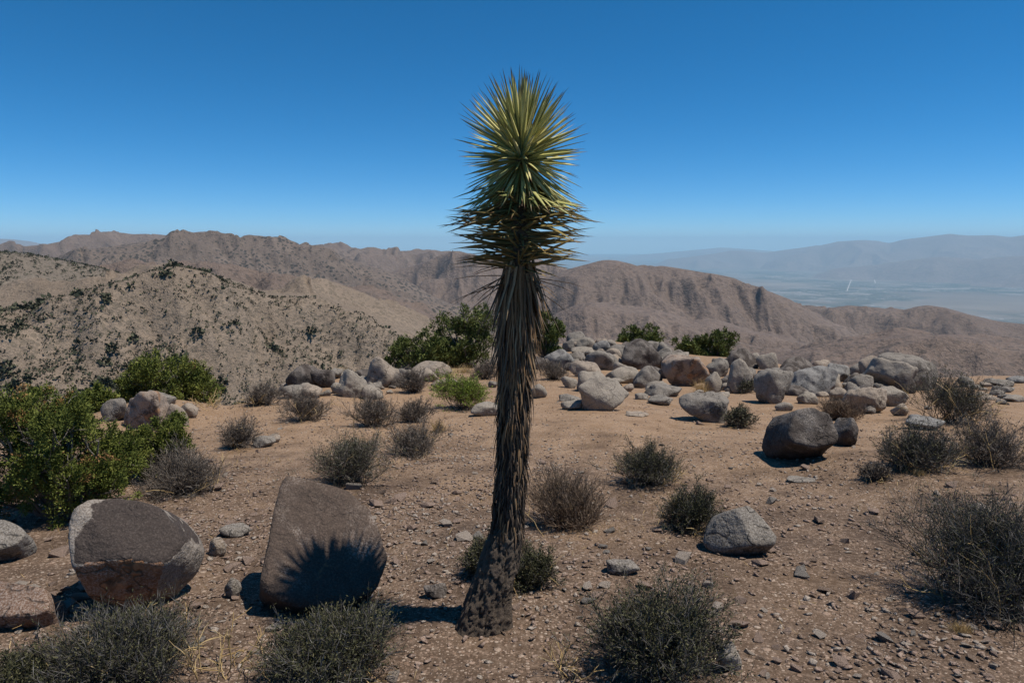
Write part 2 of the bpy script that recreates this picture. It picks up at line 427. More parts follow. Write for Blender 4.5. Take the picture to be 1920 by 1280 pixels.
# ------------------------------------------------------------------ hills and ranges
FIELDS = {}
def ridge(name, pts, r0, r1, m, sf, sb, cell, amp, ncol=420, nrow=150, width=0.03, pad=60, seed=1, spur=0.5, concave=0.0, rows=None):
    if not name.startswith('hill'):
        q_ = 0.40 if pts[0][2] > 20000 else 0.56
        ncol, nrow = int(ncol * q_), int(nrow * q_)
    a_e = [az_el(p[0], p[1]) for p in pts]
    pa = np.array([a for a, e in a_e]); pe = np.array([e for a, e in a_e]); pd = np.array([p[2] for p in pts], float)
    lo = az_el(pts[0][0] - pad, 500)[0]; hi = az_el(pts[-1][0] + pad, 500)[0]
    azs = np.linspace(lo, hi, ncol)
    rs = np.geomspace(r0, r1, nrow) if rows is None else rows
    rc1 = np.interp(azs, pa, pd); el1 = np.interp(azs, pa, pe)
    # let the ends of the crest run down into the land
    el1 = el1 - np.maximum(0, pa[0] - azs) * 0.45 - np.maximum(0, azs - pa[-1]) * 0.45
    AZ, RS = np.meshgrid(azs, rs)
    X, Y = RS * np.sin(AZ), RS * np.cos(AZ)
    def blur(q, sig):
        k = max(1, int(3 * sig)); w_ = np.exp(-0.5 * (np.arange(-k, k + 1) / max(sig, 1e-3))**2); w_ /= w_.sum()
        return np.convolve(np.pad(q, k, mode='edge'), w_, 'valid')
    daz = (azs[1] - azs[0]) * pd.mean()
    rc1 = blur(rc1, 2.5 * cell / daz)
    z1 = blur(EYE + np.interp(azs, pa, pd) * el1, 0.03 * cell / daz); z2 = blur(z1, 0.55 * cell / daz); z3 = blur(z1, 1.6 * cell / daz)
    rc = np.interp(AZ, azs, rc1)
    rc = rc + spur * cell * 0.7 * fbm2(AZ * pd.mean() / cell * 0.45, AZ * 0 + seed, 2, seed)
    dr = RS - rc
    k1 = sstep(0, 1.7 * cell, np.abs(dr)); k2 = sstep(0.6 * cell, 3.0 * cell, np.abs(dr))
    zc = np.interp(AZ, azs, z1) * (1 - k1) + k1 * (np.interp(AZ, azs, z2) * (1 - k2) + k2 * np.interp(AZ, azs, z3))
    w = width * pd.mean()
    ab = np.sqrt(dr * dr + w * w) - w
    z = zc - np.where(dr < 0, sf, sb) * ab
    away = sstep(0, 1.1 * cell, np.abs(dr))
    wx, wy = X + cell * 0.5 * fbm2(X / cell, Y / cell, 2, seed + 2), Y + cell * 0.5 * fbm2(X / cell + 40, Y / cell, 2, seed + 3)
    spur_n = 1 - np.abs(fbm2(wx / cell / 2.2 + seed, wy / cell / 3.4, 3, seed, 0.45)) * 1.6
    z = z + spur * amp * 4.2 * spur_n * away
    for it in range(1):
        gr = np.gradient(z, axis=0) / np.gradient(RS, axis=0)
        ga = np.gradient(z, axis=1) / np.gradient(AZ, axis=1) / RS
        gx = gr * np.sin(AZ) + ga * np.cos(AZ); gy = gr * np.cos(AZ) - ga * np.sin(AZ)
        for q in range(3):
            gx, gy = [(np.vstack([g_[:1], g_[:-1]]) + np.vstack([g_[1:], g_[-1:]]) + np.hstack([g_[:, :1], g_[:, :-1]]) + np.hstack([g_[:, 1:], g_[:, -1:]]) + 2 * g_) / 6 for g_ in (gx, gy)]
        sl = max(np.percentile(np.hypot(gx, gy), 60), 1e-3)
        dx, dy = gy / sl, -gx / sl
        dx = dx + 0.55 * fbm2(X / cell / 1.6 + 9, Y / cell / 1.6, 2, seed + 21); dy = dy + 0.55 * fbm2(X / cell / 1.6 - 9, Y / cell / 1.6 + 4, 2, seed + 22)
        steep = sstep(0.10, 0.55, np.hypot(dx, dy)); mg = np.maximum(1.0, np.hypot(dx, dy) / 1.35); dx, dy = dx / mg, dy / mg
        hx = np.zeros_like(z); hy = np.zeros_like(z); a, f = 1.0, 1.0; tot = np.zeros_like(z)
        for o in range(4):
            v, vx, vy = erosion(X / cell * f, Y / cell * f, dx + hy, dy - hx, seed * 10 + o)
            v = np.arcsin(np.clip(v, -1, 1)) * 2 / math.pi
            tot += v * a; hx += vx * a * 0.16; hy += vy * a * 0.16
            a *= 0.56; f *= 2.0
    z = z + amp * 0.95 * np.clip(tot, -1.3, 1.3) * (0.10 + 0.90 * away) * steep
    zs = z.copy()
    for q in range(6):
        zs = (np.vstack([zs[:1], zs[:-1]]) + np.vstack([zs[1:], zs[-1:]]) + np.hstack([zs[:, :1], zs[:, :-1]]) + np.hstack([zs[:, 1:], zs[:, -1:]]) + zs) / 5
    z = np.clip(z, zs - 1.5 * amp, zs + 0.55 * amp)
    z = np.maximum(z, -1506.0)
    FIELDS[name] = (azs, rs, z)
    o = build('hill' if name.startswith('hill') else 'mountain_range', np.stack([X, Y, z], -1), grid_faces(*X.shape)[:, ::-1], m, smooth=True)
    tag(o, kind='structure')
    return o

# the tan shrubby hill across the ravine and the scrubby hill behind it
ridge('hill_near', [(-160, 600, 330), (0, 590, 330), (120, 572, 335), (200, 549, 340), (250, 530, 345), (290, 516, 350), (330, 510, 350), (370, 513, 350), (420, 521, 355), (465, 536, 360), (510, 552, 365), (560, 552, 370), (610, 561, 380), (660, 576, 390), (710, 592, 400), (760, 603, 410), (800, 612, 420), (900, 640, 430), (1000, 665, 440)],
      45, 470, M['hill_near'], 0.42, 0.35, 42, 8.5, 420, 150, 0.035, 250, 3)
ridge('hill_left', [(-260, 480, 800), (-60, 472, 790), (0, 473, 780), (45, 475, 780), (75, 479, 780), (110, 487, 770), (160, 497, 760), (205, 508, 750), (250, 523, 740), (300, 545, 720), (360, 575, 700)],
      330, 950, M['hill_left'], 0.26, 0.3, 80, 6.5, 270, 100, 0.03, 120, 5)
# brown ridges in steps towards the skyline on the left
ridge('range_a', [(120, 520, 1700), (200, 497, 1700), (235, 490, 1700), (290, 497, 1680), (350, 497, 1650), (430, 503, 1620), (500, 521, 1600), (560, 538, 1600), (600, 544, 1600), (640, 548, 1600), (700, 556, 1620), (760, 574, 1650), (800, 590, 1680), (850, 606, 1700), (930, 640, 1700)],
      900, 2100, M['range_brown'], 0.36, 0.4, 130, 24, 420, 130, 0.02, 120, 8)
ridge('range_b', [(-250, 500, 3000), (40, 500, 3000), (123, 479, 3000), (170, 468, 3000), (233, 459, 3050), (280, 453, 3100), (333, 451, 3100), (370, 443, 3100), (440, 442, 3100), (455, 449, 3100), (490, 450, 3100), (530, 458, 3100), (552, 457, 3100), (592, 467, 3050), (640, 483, 3000), (680, 496, 2950), (720, 508, 2900), (760, 525, 2850), (810, 560, 2800)],
      1800, 4000, M['range_dotted'], 0.36, 0.4, 210, 36, 520, 150, 0.015, 80, 12)
ridge('range_c', [(-200, 480, 6500), (0, 467, 6500), (80, 459, 6500), (120, 452, 6500), (150, 447, 6500), (180, 437, 6500), (205, 435, 6500), (225, 437, 6500), (250, 440, 6500), (275, 439, 6500), (300, 443, 6500), (340, 437, 6500), (360, 437, 6500), (385, 434, 6500), (405, 440, 6500), (440, 447, 6500), (520, 462, 6500), (600, 465, 6400), (640, 467, 6400), (680, 469, 6300), (705, 472, 6300), (725, 474, 6300), (745, 480, 6300), (790, 479, 6300), (830, 483, 6300), (900, 495, 6300), (1000, 520, 6300)],
      4000, 8000, M['range_pink'], 0.30, 0.35, 420, 75, 560, 130, 0.012, 60, 17)
ridge('range_d', [(660, 545, 4300), (700, 515, 4300), (740, 506, 4300), (780, 497, 4250), (820, 482, 4200), (848, 471, 4200), (862, 471, 4200), (890, 478, 4200), (930, 487, 4200), (975, 483, 4200), (1010, 489, 4200), (1040, 500, 4200), (1080, 512, 4200), (1140, 540, 4200)],
      2400, 5200, M['range_pink'], 0.34, 0.4, 280, 42, 480, 150, 0.012, 60, 21)
ridge('range_e', [(900, 600, 3000), (980, 560, 3000), (1020, 524, 3000), (1060, 508, 3000), (1100, 496, 3000), (1122, 490, 3000), (1140, 488, 3000), (1160, 491, 3000), (1185, 497, 3000), (1205, 504, 3000), (1240, 500, 3000), (1285, 507, 3000), (1335, 515, 3020), (1380, 524, 3040), (1405, 537, 3050), (1445, 547, 3080), (1485, 563, 3100), (1520, 585, 3100), (1600, 625, 3100), (1700, 670, 3100)],
      1500, 3900, M['range_pink'], 0.40, 0.45, 230, 38, 620, 200, 0.012, 60, 26)
ridge('range_f', [(1380, 610, 4200), (1440, 585, 4200), (1490, 572, 4200), (1520, 571, 4200), (1555, 578, 4200), (1590, 573, 4200), (1640, 576, 4200), (1690, 585, 4150), (1715, 577, 4100), (1740, 573, 4100), (1775, 577, 4100), (1820, 588, 4100), (1865, 599, 4050), (1920, 606, 4000), (2060, 630, 4000)],
      2400, 5600, M['range_brown'], 0.26, 0.35, 230, 27, 460, 150, 0.012, 60, 31)
ridge('range_g', [(1240, 690, 1500), (1380, 672, 1500), (1480, 662, 1500), (1560, 647, 1500), (1640, 641, 1500), (1700, 633, 1500), (1780, 634, 1500), (1850, 641, 1500), (1920, 652, 1480), (2100, 680, 1450)],
      500, 2100, M['range_brown'], 0.20, 0.3, 130, 16, 420, 140, 0.03, 80, 37)
# lower spurs in front of the main ranges
ridge('range_e2', [(960, 640, 2250), (1020, 600, 2250), (1080, 572, 2250), (1120, 566, 2250), (1170, 580, 2250), (1230, 584, 2250), (1290, 600, 2250), (1340, 603, 2250), (1420, 627, 2250), (1500, 645, 2250), (1600, 672, 2250)],
      1300, 2900, M['range_pink'], 0.36, 0.42, 170, 26, 420, 130, 0.015, 60, 61)
ridge('range_e3', [(1180, 650, 1900), (1240, 634, 1900), (1300, 640, 1900), (1360, 634, 1900), (1420, 652, 1900), (1500, 664, 1900), (1560, 680, 1900)],
      1200, 2400, M['range_brown'], 0.34, 0.42, 130, 20, 300, 110, 0.015, 60, 67)
ridge('range_b2', [(420, 560, 2300), (480, 545, 2300), (540, 548, 2300), (600, 530, 2300), (660, 533, 2300), (720, 548, 2300), (790, 560, 2300), (860, 570, 2300), (940, 590, 2300), (1020, 620, 2300)],
      1700, 2900, M['range_dotted'], 0.34, 0.42, 180, 28, 400, 110, 0.015, 60, 71)
# far blue ranges across the valley
ridge('range_h', [(1250, 486, 47000), (1330, 477, 47000), (1368, 470, 47000), (1390, 470, 47000), (1430, 474, 47000), (1480, 468, 46000), (1535, 461, 46000), (1570, 453, 46000), (1620, 450, 46000), (1645, 451, 46000), (1668, 456, 46000), (1695, 448, 46000), (1735, 444, 46000), (1782, 438, 46000), (1815, 442, 46000), (1860, 441, 46000), (1895, 445, 46000), (1930, 440, 46000), (2050, 450, 46000)],
      36000, 54000, M['range_far'], 0.24, 0.2, 3600, 260, 420, 90, 0.012, 60, 41)
ridge('range_i', [(1560, 505, 33000), (1640, 497, 33000), (1720, 486, 33000), (1770, 481, 33000), (1830, 487, 33000), (1880, 482, 33000), (1940, 480, 33000), (2050, 485, 33000)],
      27000, 38000, M['range_far'], 0.24, 0.2, 2600, 180, 240, 70, 0.012, 60, 43)
ridge('range_j', [(1180, 480, 68000), (1330, 466, 68000), (1350, 464, 68000), (1400, 467, 68000), (1500, 474, 68000)], 58000, 76000, M['range_far'], 0.2, 0.2, 4000, 200, 160, 60, 0.01, 20, 47)
ridge('range_k', [(-160, 446, 36000), (0, 448, 36000), (25, 449, 36000), (60, 453, 36000), (90, 460, 36000), (200, 470, 36000), (400, 470, 36000), (560, 461, 36000), (590, 459, 36000), (620, 464, 36000), (660, 466, 36000), (720, 474, 36000)],
      30000, 42000, M['range_far'], 0.24, 0.2, 2600, 150, 300, 60, 0.012, 60, 51)

# ------------------------------------------------------------------ valley floor
vx = np.concatenate([np.linspace(-90000, 90000, 61)]); vy = np.concatenate([np.linspace(1500, 95000, 50)])
VX, VY = np.meshgrid(vx, vy)
tag(build('valley_floor', np.stack([VX, VY, np.full_like(VX, -1500.0)], -1), grid_faces(*VX.shape), M['valley']), kind='structure')
def on_valley(px, py):
    d = pdir(px, py); t = (-1494.0 - EYE) / d[2]
    return np.array([0, 0, EYE]) + d * t
for (a, b, w) in (((1606, 500), (1588, 545), 16), ((1637, 505), (1641, 531), 16), ((1667, 505), (1697, 516), 16), ((1500, 552), (1660, 541), 24)):
    p, q = on_valley(*a), on_valley(*b)
    s = np.cross(norm(q - p), [0, 0, 1]) * w
    tag(build('road', np.array([p - s, p + s, q + s, q - s]), np.array([[0, 1, 2, 3]]), M['road']), kind='structure')

# ------------------------------------------------------------------ boulders
def boulder_mesh(size, seed, sub=4, nplanes=13, sharp=11, planes=None, rough=0.05, rot=None):
    r = np.random.default_rng(seed)
    v, f = ico(sub)
    if planes is None:
        i = np.arange(nplanes) + 0.5
        ph = np.arccos(1 - 2 * i / nplanes); th = math.pi * (1 + 5**0.5) * i + r.uniform(0, 6.28)
        nn = np.stack([np.cos(th) * np.sin(ph), np.sin(th) * np.sin(ph), np.cos(ph)], 1)
        nn = norm(nn + r.normal(0, 0.28, nn.shape)); hh = r.uniform(0.72, 1.08, nplanes)
        nn = np.concatenate([nn, norm(r.normal(0, 1, (3, 3)) * [1, 1, 0.7] + [0, -0.4, 0.3])]); hh = np.concatenate([hh, r.uniform(0.55, 0.75, 3)])
    else:
        nn = norm(np.array([p[:3] for p in planes], float)); hh = np.array([p[3] for p in planes], float)
    d = np.maximum(v @ nn.T, 0.02)
    rad = np.power(np.power(hh[None] / d, -sharp).sum(1), -1.0 / sharp)
    p = v * rad[:, None]
    if planes is None:
        lo, hi = p.min(0), p.max(0)
        p = (p - (lo + hi) / 2) / ((hi - lo) / 2) * np.array(size) / 2
    sc = float(np.mean(np.ptp(p, axis=0)))
    nz = fbm3(p / sc * 2.2 + seed * 3.7, 4, seed) * rough * sc + fbm3(p / sc * 8 + seed, 3, seed + 9) * rough * 0.30 * sc
    p = p + v * nz[:, None]
    return p, f

CP, SP = math.cos(R(PITCH)), math.sin(R(PITCH))
def project(P):
    rel = P - np.array([0, 0, EYE]); dep = rel[:, 1] * CP - rel[:, 2] * SP
    return 960 + FPX * rel[:, 0] / dep, 640 - FPX * (rel[:, 1] * SP + rel[:, 2] * CP) / dep, dep

def fit(p, c, box, lock=False):
    """scale and shift a rock that stands at a known distance so that it has the size the photograph shows"""
    x0, y0, x1, y1 = box; p = p.copy(); c = np.array(c, float)
    for it in range(5):
        u, v, dep = project(p + c); d = float(dep.mean())
        fx = (x1 - x0) / np.ptp(u); fz = (y1 - y0) / np.ptp(v)
        if it < 4:
            p *= [fx, math.sqrt(fx * fz) if it == 0 else 1.0, np.clip(fz, 0.6, 1.6)]
        u, v, dep = project(p + c)
        c[0] += ((x0 + x1) - (u.min() + u.max())) / 2 * d / FPX
        c[2] -= (y0 - v.min()) * d / FPX / CP
    return p, c

def boulder(px, base, w, h, m, label, seed, cat='boulder', group=None, depth=0.8, sub=4, nplanes=13, sharp=11, rough=0.05, name='boulder', rng_=None):
    g = hit(px, base)
    r0_ = math.hypot(g[0], g[1]) if g is not None else 40.0
    r0_ = min(r0_, float(np.interp(math.atan2(px - 960.0, FPX), EDGE_AZ, EDGE_R)) + 1.0)
    best = None
    for k in np.linspace(-0.25, 1.0, 11):
        dep = r0_ * 1.02; W = w / FPX * dep; H = h / FPX * dep; D = W * depth
        c = at_range(px, base - h * 0.45, r0_ + D * k)
        p, f = boulder_mesh((W, D, H * 1.15), seed, sub, nplanes, sharp, None, rough) if best is None else (p0_, f)
        p0_ = p
        pp, cc = fit(p, c, (px - w / 2, base - h, px + w / 2, base + h * 0.24))
        q = pp + cc; gap = float((q[:, 2] - ground(q[:, 0], q[:, 1])).min()) / np.ptp(pp[:, 2])
        sc_ = abs(gap + 0.20)
        if best is None or sc_ < best[0]: best = (sc_, pp, cc, gap)
    _, p, c, gap = best
    if gap > -0.05: c[2] -= (gap + 0.08) * np.ptp(p[:, 2])
    o = build(name, p, f, M[m], smooth=True)
    o.location = c
    tag(o, label, cat, group)
    return o

# the big rocks in front: outline and face direction seen in the photograph, real thickness behind
def cut_boulder(outline, rr_, nrm_, thick, m, label, seed, sharp=40, rough=0.02, sub=5, flare=0.15, extra=(), tip=None):
    cx_, cy_ = np.mean([p[0] for p in outline]), np.mean([p[1] for p in outline])
    n_ = norm(np.array(nrm_, float)); e = np.array([0, 0, EYE])
    x0, x1 = min(q[0] for q in outline), max(q[0] for q in outline); y0, y1 = min(q[1] for q in outline), max(q[1] for q in outline)
    g = hit(cx_, y1 - 3); r0_ = math.hypot(g[0], g[1]); best = None
    for k in np.linspace(-0.3, 1.2, 13):
        c = at_range(cx_, cy_, r0_ + thick * k)
        pts = np.array([e + pdir(u, v) * (np.dot(n_, c - e) / np.dot(n_, pdir(u, v))) for (u, v) in outline])
        ctr = pts.mean(0) - n_ * thick * 0.45
        planes = [(*n_, float(np.dot(n_, pts.mean(0) - ctr))), (*(-n_), thick * 0.55)]
        for i in range(len(pts)):
            a_, b_ = pts[i], pts[(i + 1) % len(pts)]
            en = norm(np.cross(b_ - a_, n_))
            if np.dot(en, (a_ + b_) / 2 - ctr) < 0: en = -en
            en = norm(en + n_ * flare)
            planes.append((*en, float(np.dot(en, (a_ + b_) / 2 - ctr))))
        planes += list(extra)
        p, f = boulder_mesh(None, seed, 3, 0, sharp, planes, rough)
        p, c2 = fit(p, ctr, (x0, y0, x1, y1 + 5))
        q = p + c2; gap = float((q[:, 2] - ground(q[:, 0], q[:, 1])).min())
        if best is None or abs(gap + 0.06) < best[0]: best = (abs(gap + 0.06), planes, ctr)
    p, f = boulder_mesh(None, seed, sub, 0, sharp, best[1], rough)
    p, c2 = fit(p, best[2], (x0, y0, x1, y1 + 5))
    gap = best[0]
    print('rock', label[:30], 'size', np.ptp(p, axis=0).round(2), 'gap', round(gap, 3))
    o = build('boulder', p, f, M[m], smooth=True)
    o.location = c2
    tag(o, label, 'boulder')
    return o

M['slab'] = rock_mat('varnished_slab', (0.135, 0.092, 0.066), (0.070, 0.051, 0.040), 0.34, 0.50, 0.25, cracks=0.25)
M['capped'] = rock_mat('two_tone_boulder', (0.23, 0.19, 0.155), (0.105, 0.085, 0.075), 0.66, 0.70, 0.2, cracks=0.4)
_n = N(M['capped'].node_tree); _b = M['capped'].node_tree.nodes['Principled BSDF']; _src = _b.inputs['Base Color'].links[0].from_socket
_cap = _n.step(_n.math('ADD', _n.attr('cap'), _n.math('MULTIPLY', _n.math('SUBTRACT', _n.noise(6, 6, 0.7), 0.5), 1.1)), 0.46, 0.54)
_dk = _n.mix(_n.step(_n.noise(120, 3), 0.45, 0.7), (0.050, 0.039, 0.034), (0.088, 0.070, 0.060))
_n.link(_n.mix(_cap, _src, _dk), _b.inputs['Base Color'])
M['broken'] = rock_mat('broken_rust_rock', (0.26, 0.125, 0.06), (0.14, 0.07, 0.036), 0.5, 0.65, 0.6)

slab = cut_boulder([(538, 892), (600, 908), (650, 926), (692, 962), (712, 1010), (726, 1060), (708, 1118), (645, 1152), (560, 1156), (503, 1132), (486, 1108), (497, 1050), (512, 970), (526, 905)],
                   2.93, (0.34, -0.62, 0.71), 0.24, 'slab', 'big dark upright slab with a flat face that takes the tree crown shadow', 61, 55, 0.010, flare=-0.05)
capped = cut_boulder([(128, 1000), (140, 962), (175, 938), (250, 934), (320, 952), (362, 985), (384, 1022), (372, 1055), (318, 1108), (240, 1145), (150, 1130), (136, 1060)],
                     2.95, (0.10, -0.80, 0.55), 0.42, 'capped', 'rounded boulder with a pale shoulder, dark sloping cap and broken rusty front', 62, 34, 0.016, flare=0.1,
                     extra=[(0.36, -0.52, 0.78, 0.155), (0.18, -0.90, -0.30, 0.20)])
capped.data.materials.append(M['broken'])
cv = np.array([v_.co[:] for v_ in capped.data.vertices]); cn = np.array([v_.normal[:] for v_ in capped.data.vertices])
capm = sstep(0.45, 0.75, cn @ norm(np.array([0.46, -0.42, 0.78]))) * sstep(-0.20, 0.0, cv[:, 0] - 0.25 * cv[:, 1])
capped.data.attributes.new('cap', 'FLOAT', 'POINT').data.foreach_set('value', capm.astype(np.float32))
nrm = np.zeros(len(capped.data.polygons) * 3); capped.data.polygons.foreach_get('normal', nrm); nrm = nrm.reshape(-1, 3)
mi = (nrm @ norm(np.array([0.20, -0.85, -0.35])) > 0.84).astype(np.int32)
capped.data.polygons.foreach_set('material_index', mi)
cut_boulder([(-60, 1088), (20, 1086), (80, 1098), (118, 1112), (130, 1140), (124, 1170), (90, 1188), (20, 1190), (-60, 1185)],
            2.72, (0.1, -0.55, 0.83), 0.25, 'red', 'low rusty orange rock lying against the two-tone boulder', 63, 30, 0.02)
cut_boulder([(-70, 985), (-20, 970), (30, 978), (62, 1000), (70, 1020), (50, 1048), (10, 1062), (-70, 1060)],
            3.3, (0.3, -0.6, 0.74), 0.3, 'grey', 'grey wedge boulder below the leafy juniper beside small pale stones', 64, 30, 0.02)
cut_boulder([(1322, 985), (1340, 958), (1386, 948), (1404, 962), (1424, 985), (1456, 1024), (1452, 1044), (1400, 1048), (1340, 1034), (1318, 1015)],
            3.55, (0.25, -0.70, 0.66), 0.26, 'grey', 'grey granite wedge rock beside the small dark green shrub and dry stalks', 65, 34, 0.02, extra=[(-0.5, -0.75, 0.45, 0.115)])
cut_boulder([(1428, 838), (1436, 795), (1458, 770), (1500, 764), (1545, 776), (1566, 810), (1572, 838), (1560, 858), (1500, 866), (1438, 854)],
            6.0, (0.1, -0.85, 0.5), 0.6, 'dark', 'large dark brown boulder standing alone on the sand with a smaller one behind', 66, 28, 0.022)
boulder(1580, 836, 60, 54, 'dark', 'small dark rock tucked behind the lone dark brown boulder', 67, depth=0.9, nplanes=10, sharp=12)

# scattered boulders along the crest: px, base, w, h, material, label
BL = [
 (1320, 791, 95, 58, 'grey', 'rounded grey boulder with a small scrubby bush at its right foot'),
 (1451, 754, 76, 64, 'grey', 'cracked grey boulder in front of a long bluish boulder'),
 (1520, 739, 104, 54, 'blue', 'long bluish grey boulder with dry twigs along its foot'),
 (1386, 737, 52, 66, 'pale', 'tall pale rounded boulder beside a straw grass tuft'),
 (1338, 736, 34, 40, 'pale', 'small pale upright rock next to the straw grass tuft'),
 (1285, 724, 92, 60, 'rust', 'rust topped boulder with dark base among grey boulders'),
 (1387, 690, 74, 38, 'dark', 'dark boulder behind the tall pale rounded boulder'),
 (1345, 706, 44, 36, 'grey', 'grey boulder between the rusty one and the dark one'),
 (1495, 699, 66, 32, 'dark', 'low dark brown boulder on the skyline of the crest'),
 (1570, 714, 48, 34, 'blue', 'angular blue grey rock left of the tan tilted slab'),
 (1700, 728, 118, 68, 'grey', 'largest smooth grey boulder behind the cracked pale one'),
 (1632, 716, 46, 50, 'tan', 'tan tilted slab leaning on the largest boulder pair'),
 (1668, 729, 108, 60, 'pale', 'big cracked pale boulder in front of the largest one'),
 (1697, 737, 42, 40, 'dark', 'dark egg shaped rock at the foot of the largest boulders'),
 (1618, 727, 36, 18, 'tan', 'small flat tan rock below the tilted slab'),
 (1592, 730, 34, 13, 'grey', 'thin flat grey stone on the sand below the tilted slab'),
 (1620, 773, 88, 48, 'tan', 'tan grey boulder with a rounded back behind the brown bush'),
 (1672, 759, 64, 36, 'pale', 'pale blocky boulder beside the tan rounded one'),
 (1686, 779, 36, 24, 'tan', 'small tan rock wedged by the big dark shrub'),
 (1514, 756, 42, 23, 'pale', 'small rounded pale rock below the bluish boulder'),
 (1543, 744, 28, 11, 'tan', 'small pale orange flat stone below the bluish boulder'),
 (1470, 770, 36, 17, 'pale', 'white flat slab lying behind the lone dark boulder'),
 (1735, 806, 76, 30, 'blue', 'low dark grey rock in front of the big dark shrub'),
 (1813, 724, 36, 20, 'grey', 'round grey rock on the crest beyond the big dark shrub'),
 (1632, 776, 22, 15, 'grey', 'little grey rock in front of the tan rounded boulder'),
 (1132, 768, 96, 66, 'pale', 'smooth pale boulder at the end of the sandy trail'),
 (1112, 735, 62, 40, 'pale', 'pale blocky rock behind the smooth pale boulder'),
 (1168, 716, 66, 30, 'pale', 'long pale rock with a flat top above the smooth boulder'),
 (1212, 727, 52, 42, 'grey', 'grey leaning rock left of the rust topped boulder'),
 (1243, 743, 72, 25, 'grey', 'low grey rock half sunk in the trail sand'),
 (1238, 757, 48, 18, 'grey', 'flat rounded stone in front of the half sunk rock'),
 (1203, 749, 26, 13, 'pale', 'small round stone beside the half sunk rock'),
 (1204, 690, 78, 56, 'dark', 'big dark brown boulder among pale rocks on the crest'),
 (1248, 672, 34, 32, 'grey', 'grey rock behind the big dark brown crest boulder'),
 (1253, 692, 30, 28, 'dark', 'little dark rock right of the big dark crest boulder'),
 (1127, 692, 66, 36, 'grey', 'grey streaked boulder in the middle of the crest pile'),
 (1097, 708, 62, 32, 'tan', 'tan grey boulder at the front of the crest pile'),
 (1150, 676, 32, 24, 'tan', 'brown blocky rock in the crest pile'),
 (1172, 662, 42, 22, 'dark', 'dark rock at the back of the crest pile'),
 (1128, 662, 34, 24, 'blue', 'bluish rock at the back of the crest pile'),
 (1093, 664, 46, 15, 'pale', 'flat pale rock in the crest pile below the skyline'),
 (1074, 655, 28, 17, 'tan', 'small brown rock on top of the crest pile'),
 (1092, 648, 54, 18, 'grey', 'flat grey topmost rock of the crest pile'),
 (1178, 690, 28, 22, 'grey', 'small grey rock wedged left of the dark crest boulder'),
 (1042, 688, 70, 34, 'blue', 'smooth blue grey boulder behind the dry grey shrub near the tree'),
 (1075, 766, 48, 18, 'pale', 'flat pale stone left of the smooth pale boulder'),
 (1068, 752, 40, 14, 'grey', 'low grey stone left of the smooth pale boulder'),
 (1010, 745, 32, 26, 'pale', 'pale block just right of the tree trunk'),
 (663, 743, 56, 52, 'pale', 'pale boulder with a cut face at the left crest'),
 (716, 724, 64, 56, 'tan', 'tan split boulder tilted over smaller rocks'),
 (764, 694, 50, 38, 'dark', 'dark brown rock behind the tan split boulder'),
 (692, 742, 52, 22, 'pale', 'low pale rock below the tan split boulder'),
 (757, 712, 26, 22, 'grey', 'small grey rock beside the tan split boulder'),
 (735, 718, 30, 30, 'tan', 'tan rock wedged under the split boulder'),
 (806, 706, 84, 30, 'tan', 'long tan rock below the main juniper'),
 (838, 731, 62, 22, 'tan', 'low brown rock behind the bright green bush'),
 (912, 778, 60, 26, 'pale', 'pale half buried rock between the bright green bush and the trunk'),
 (278, 800, 92, 68, 'rust', 'pale boulder with an orange and dark stained face by the left juniper'),
 (331, 798, 48, 42, 'tan', 'brown rock touching the orange stained boulder'),
 (213, 790, 50, 44, 'grey', 'grey boulder behind the left juniper'),
 (303, 765, 56, 34, 'grey', 'grey rock behind the orange stained boulder'),
 (353, 783, 40, 28, 'tan', 'small tan rock right of the orange stained boulder'),
 (566, 728, 62, 46, 'dark', 'dark tilted slab at the left crest above the ravine'),
 (604, 726, 50, 34, 'dark', 'dark grey rock right of the dark tilted slab'),
 (622, 702, 32, 26, 'dark', 'small dark rock at the back of the left crest'),
 (640, 736, 40, 20, 'pale', 'low pale rock left of the cut face boulder'),
 (590, 738, 30, 16, 'tan', 'small tan rock below the dark tilted slab'),
 (610, 742, 22, 12, 'grey', 'tiny grey rock below the dark slabs'),
 (495, 838, 46, 22, 'grey', 'flat grey rock half sunk beside a sparse grey bush'),
 (512, 828, 28, 16, 'tan', 'brown flat rock on top of the half sunk grey one'),
 (1502, 901, 56, 10, 'grey', 'flat dark grey stone lying in the open soil'),
 (1168, 1073, 64, 26, 'grey', 'smooth flat grey stone sunk in the soil right of the trunk'),
 (1310, 742, 20, 12, 'pale', 'small pale stone under the straw grass tuft'),
 (1395, 690, 26, 18, 'grey', 'small grey rock beside the dark boulder on the crest'),
 (1195, 780, 44, 10, 'tan', 'flat pink stone lying in the trail sand'),
 (1872, 722, 60, 14, 'grey', 'long flat grey slab on the right crest'),
 (1905, 716, 40, 12, 'blue', 'thin bluish slab at the right crest'),
 (1850, 748, 58, 15, 'tan', 'tan flat slab below the right crest'),
 (1905, 752, 52, 13, 'pale', 'pale flat slab on the right slope'),
 (1880, 735, 46, 12, 'grey', 'grey flat slab between the tan and bluish ones'),
 (440, 1003, 60, 24, 'grey', 'grey shelf of rock left of the upright slab'),
 (816, 1118, 44, 26, 'dark', 'dark round rock lying in the shadow of the trunk'),
 (1365, 1255, 52, 56, 'pale', 'pale pink upright stone right of the dark green bush'),
 (408, 1040, 34, 34, 'tan', 'small rounded pinkish rock between the two big boulders'),
 (437, 1118, 34, 36, 'grey', 'squarish grey stone between the two big boulders'),
]
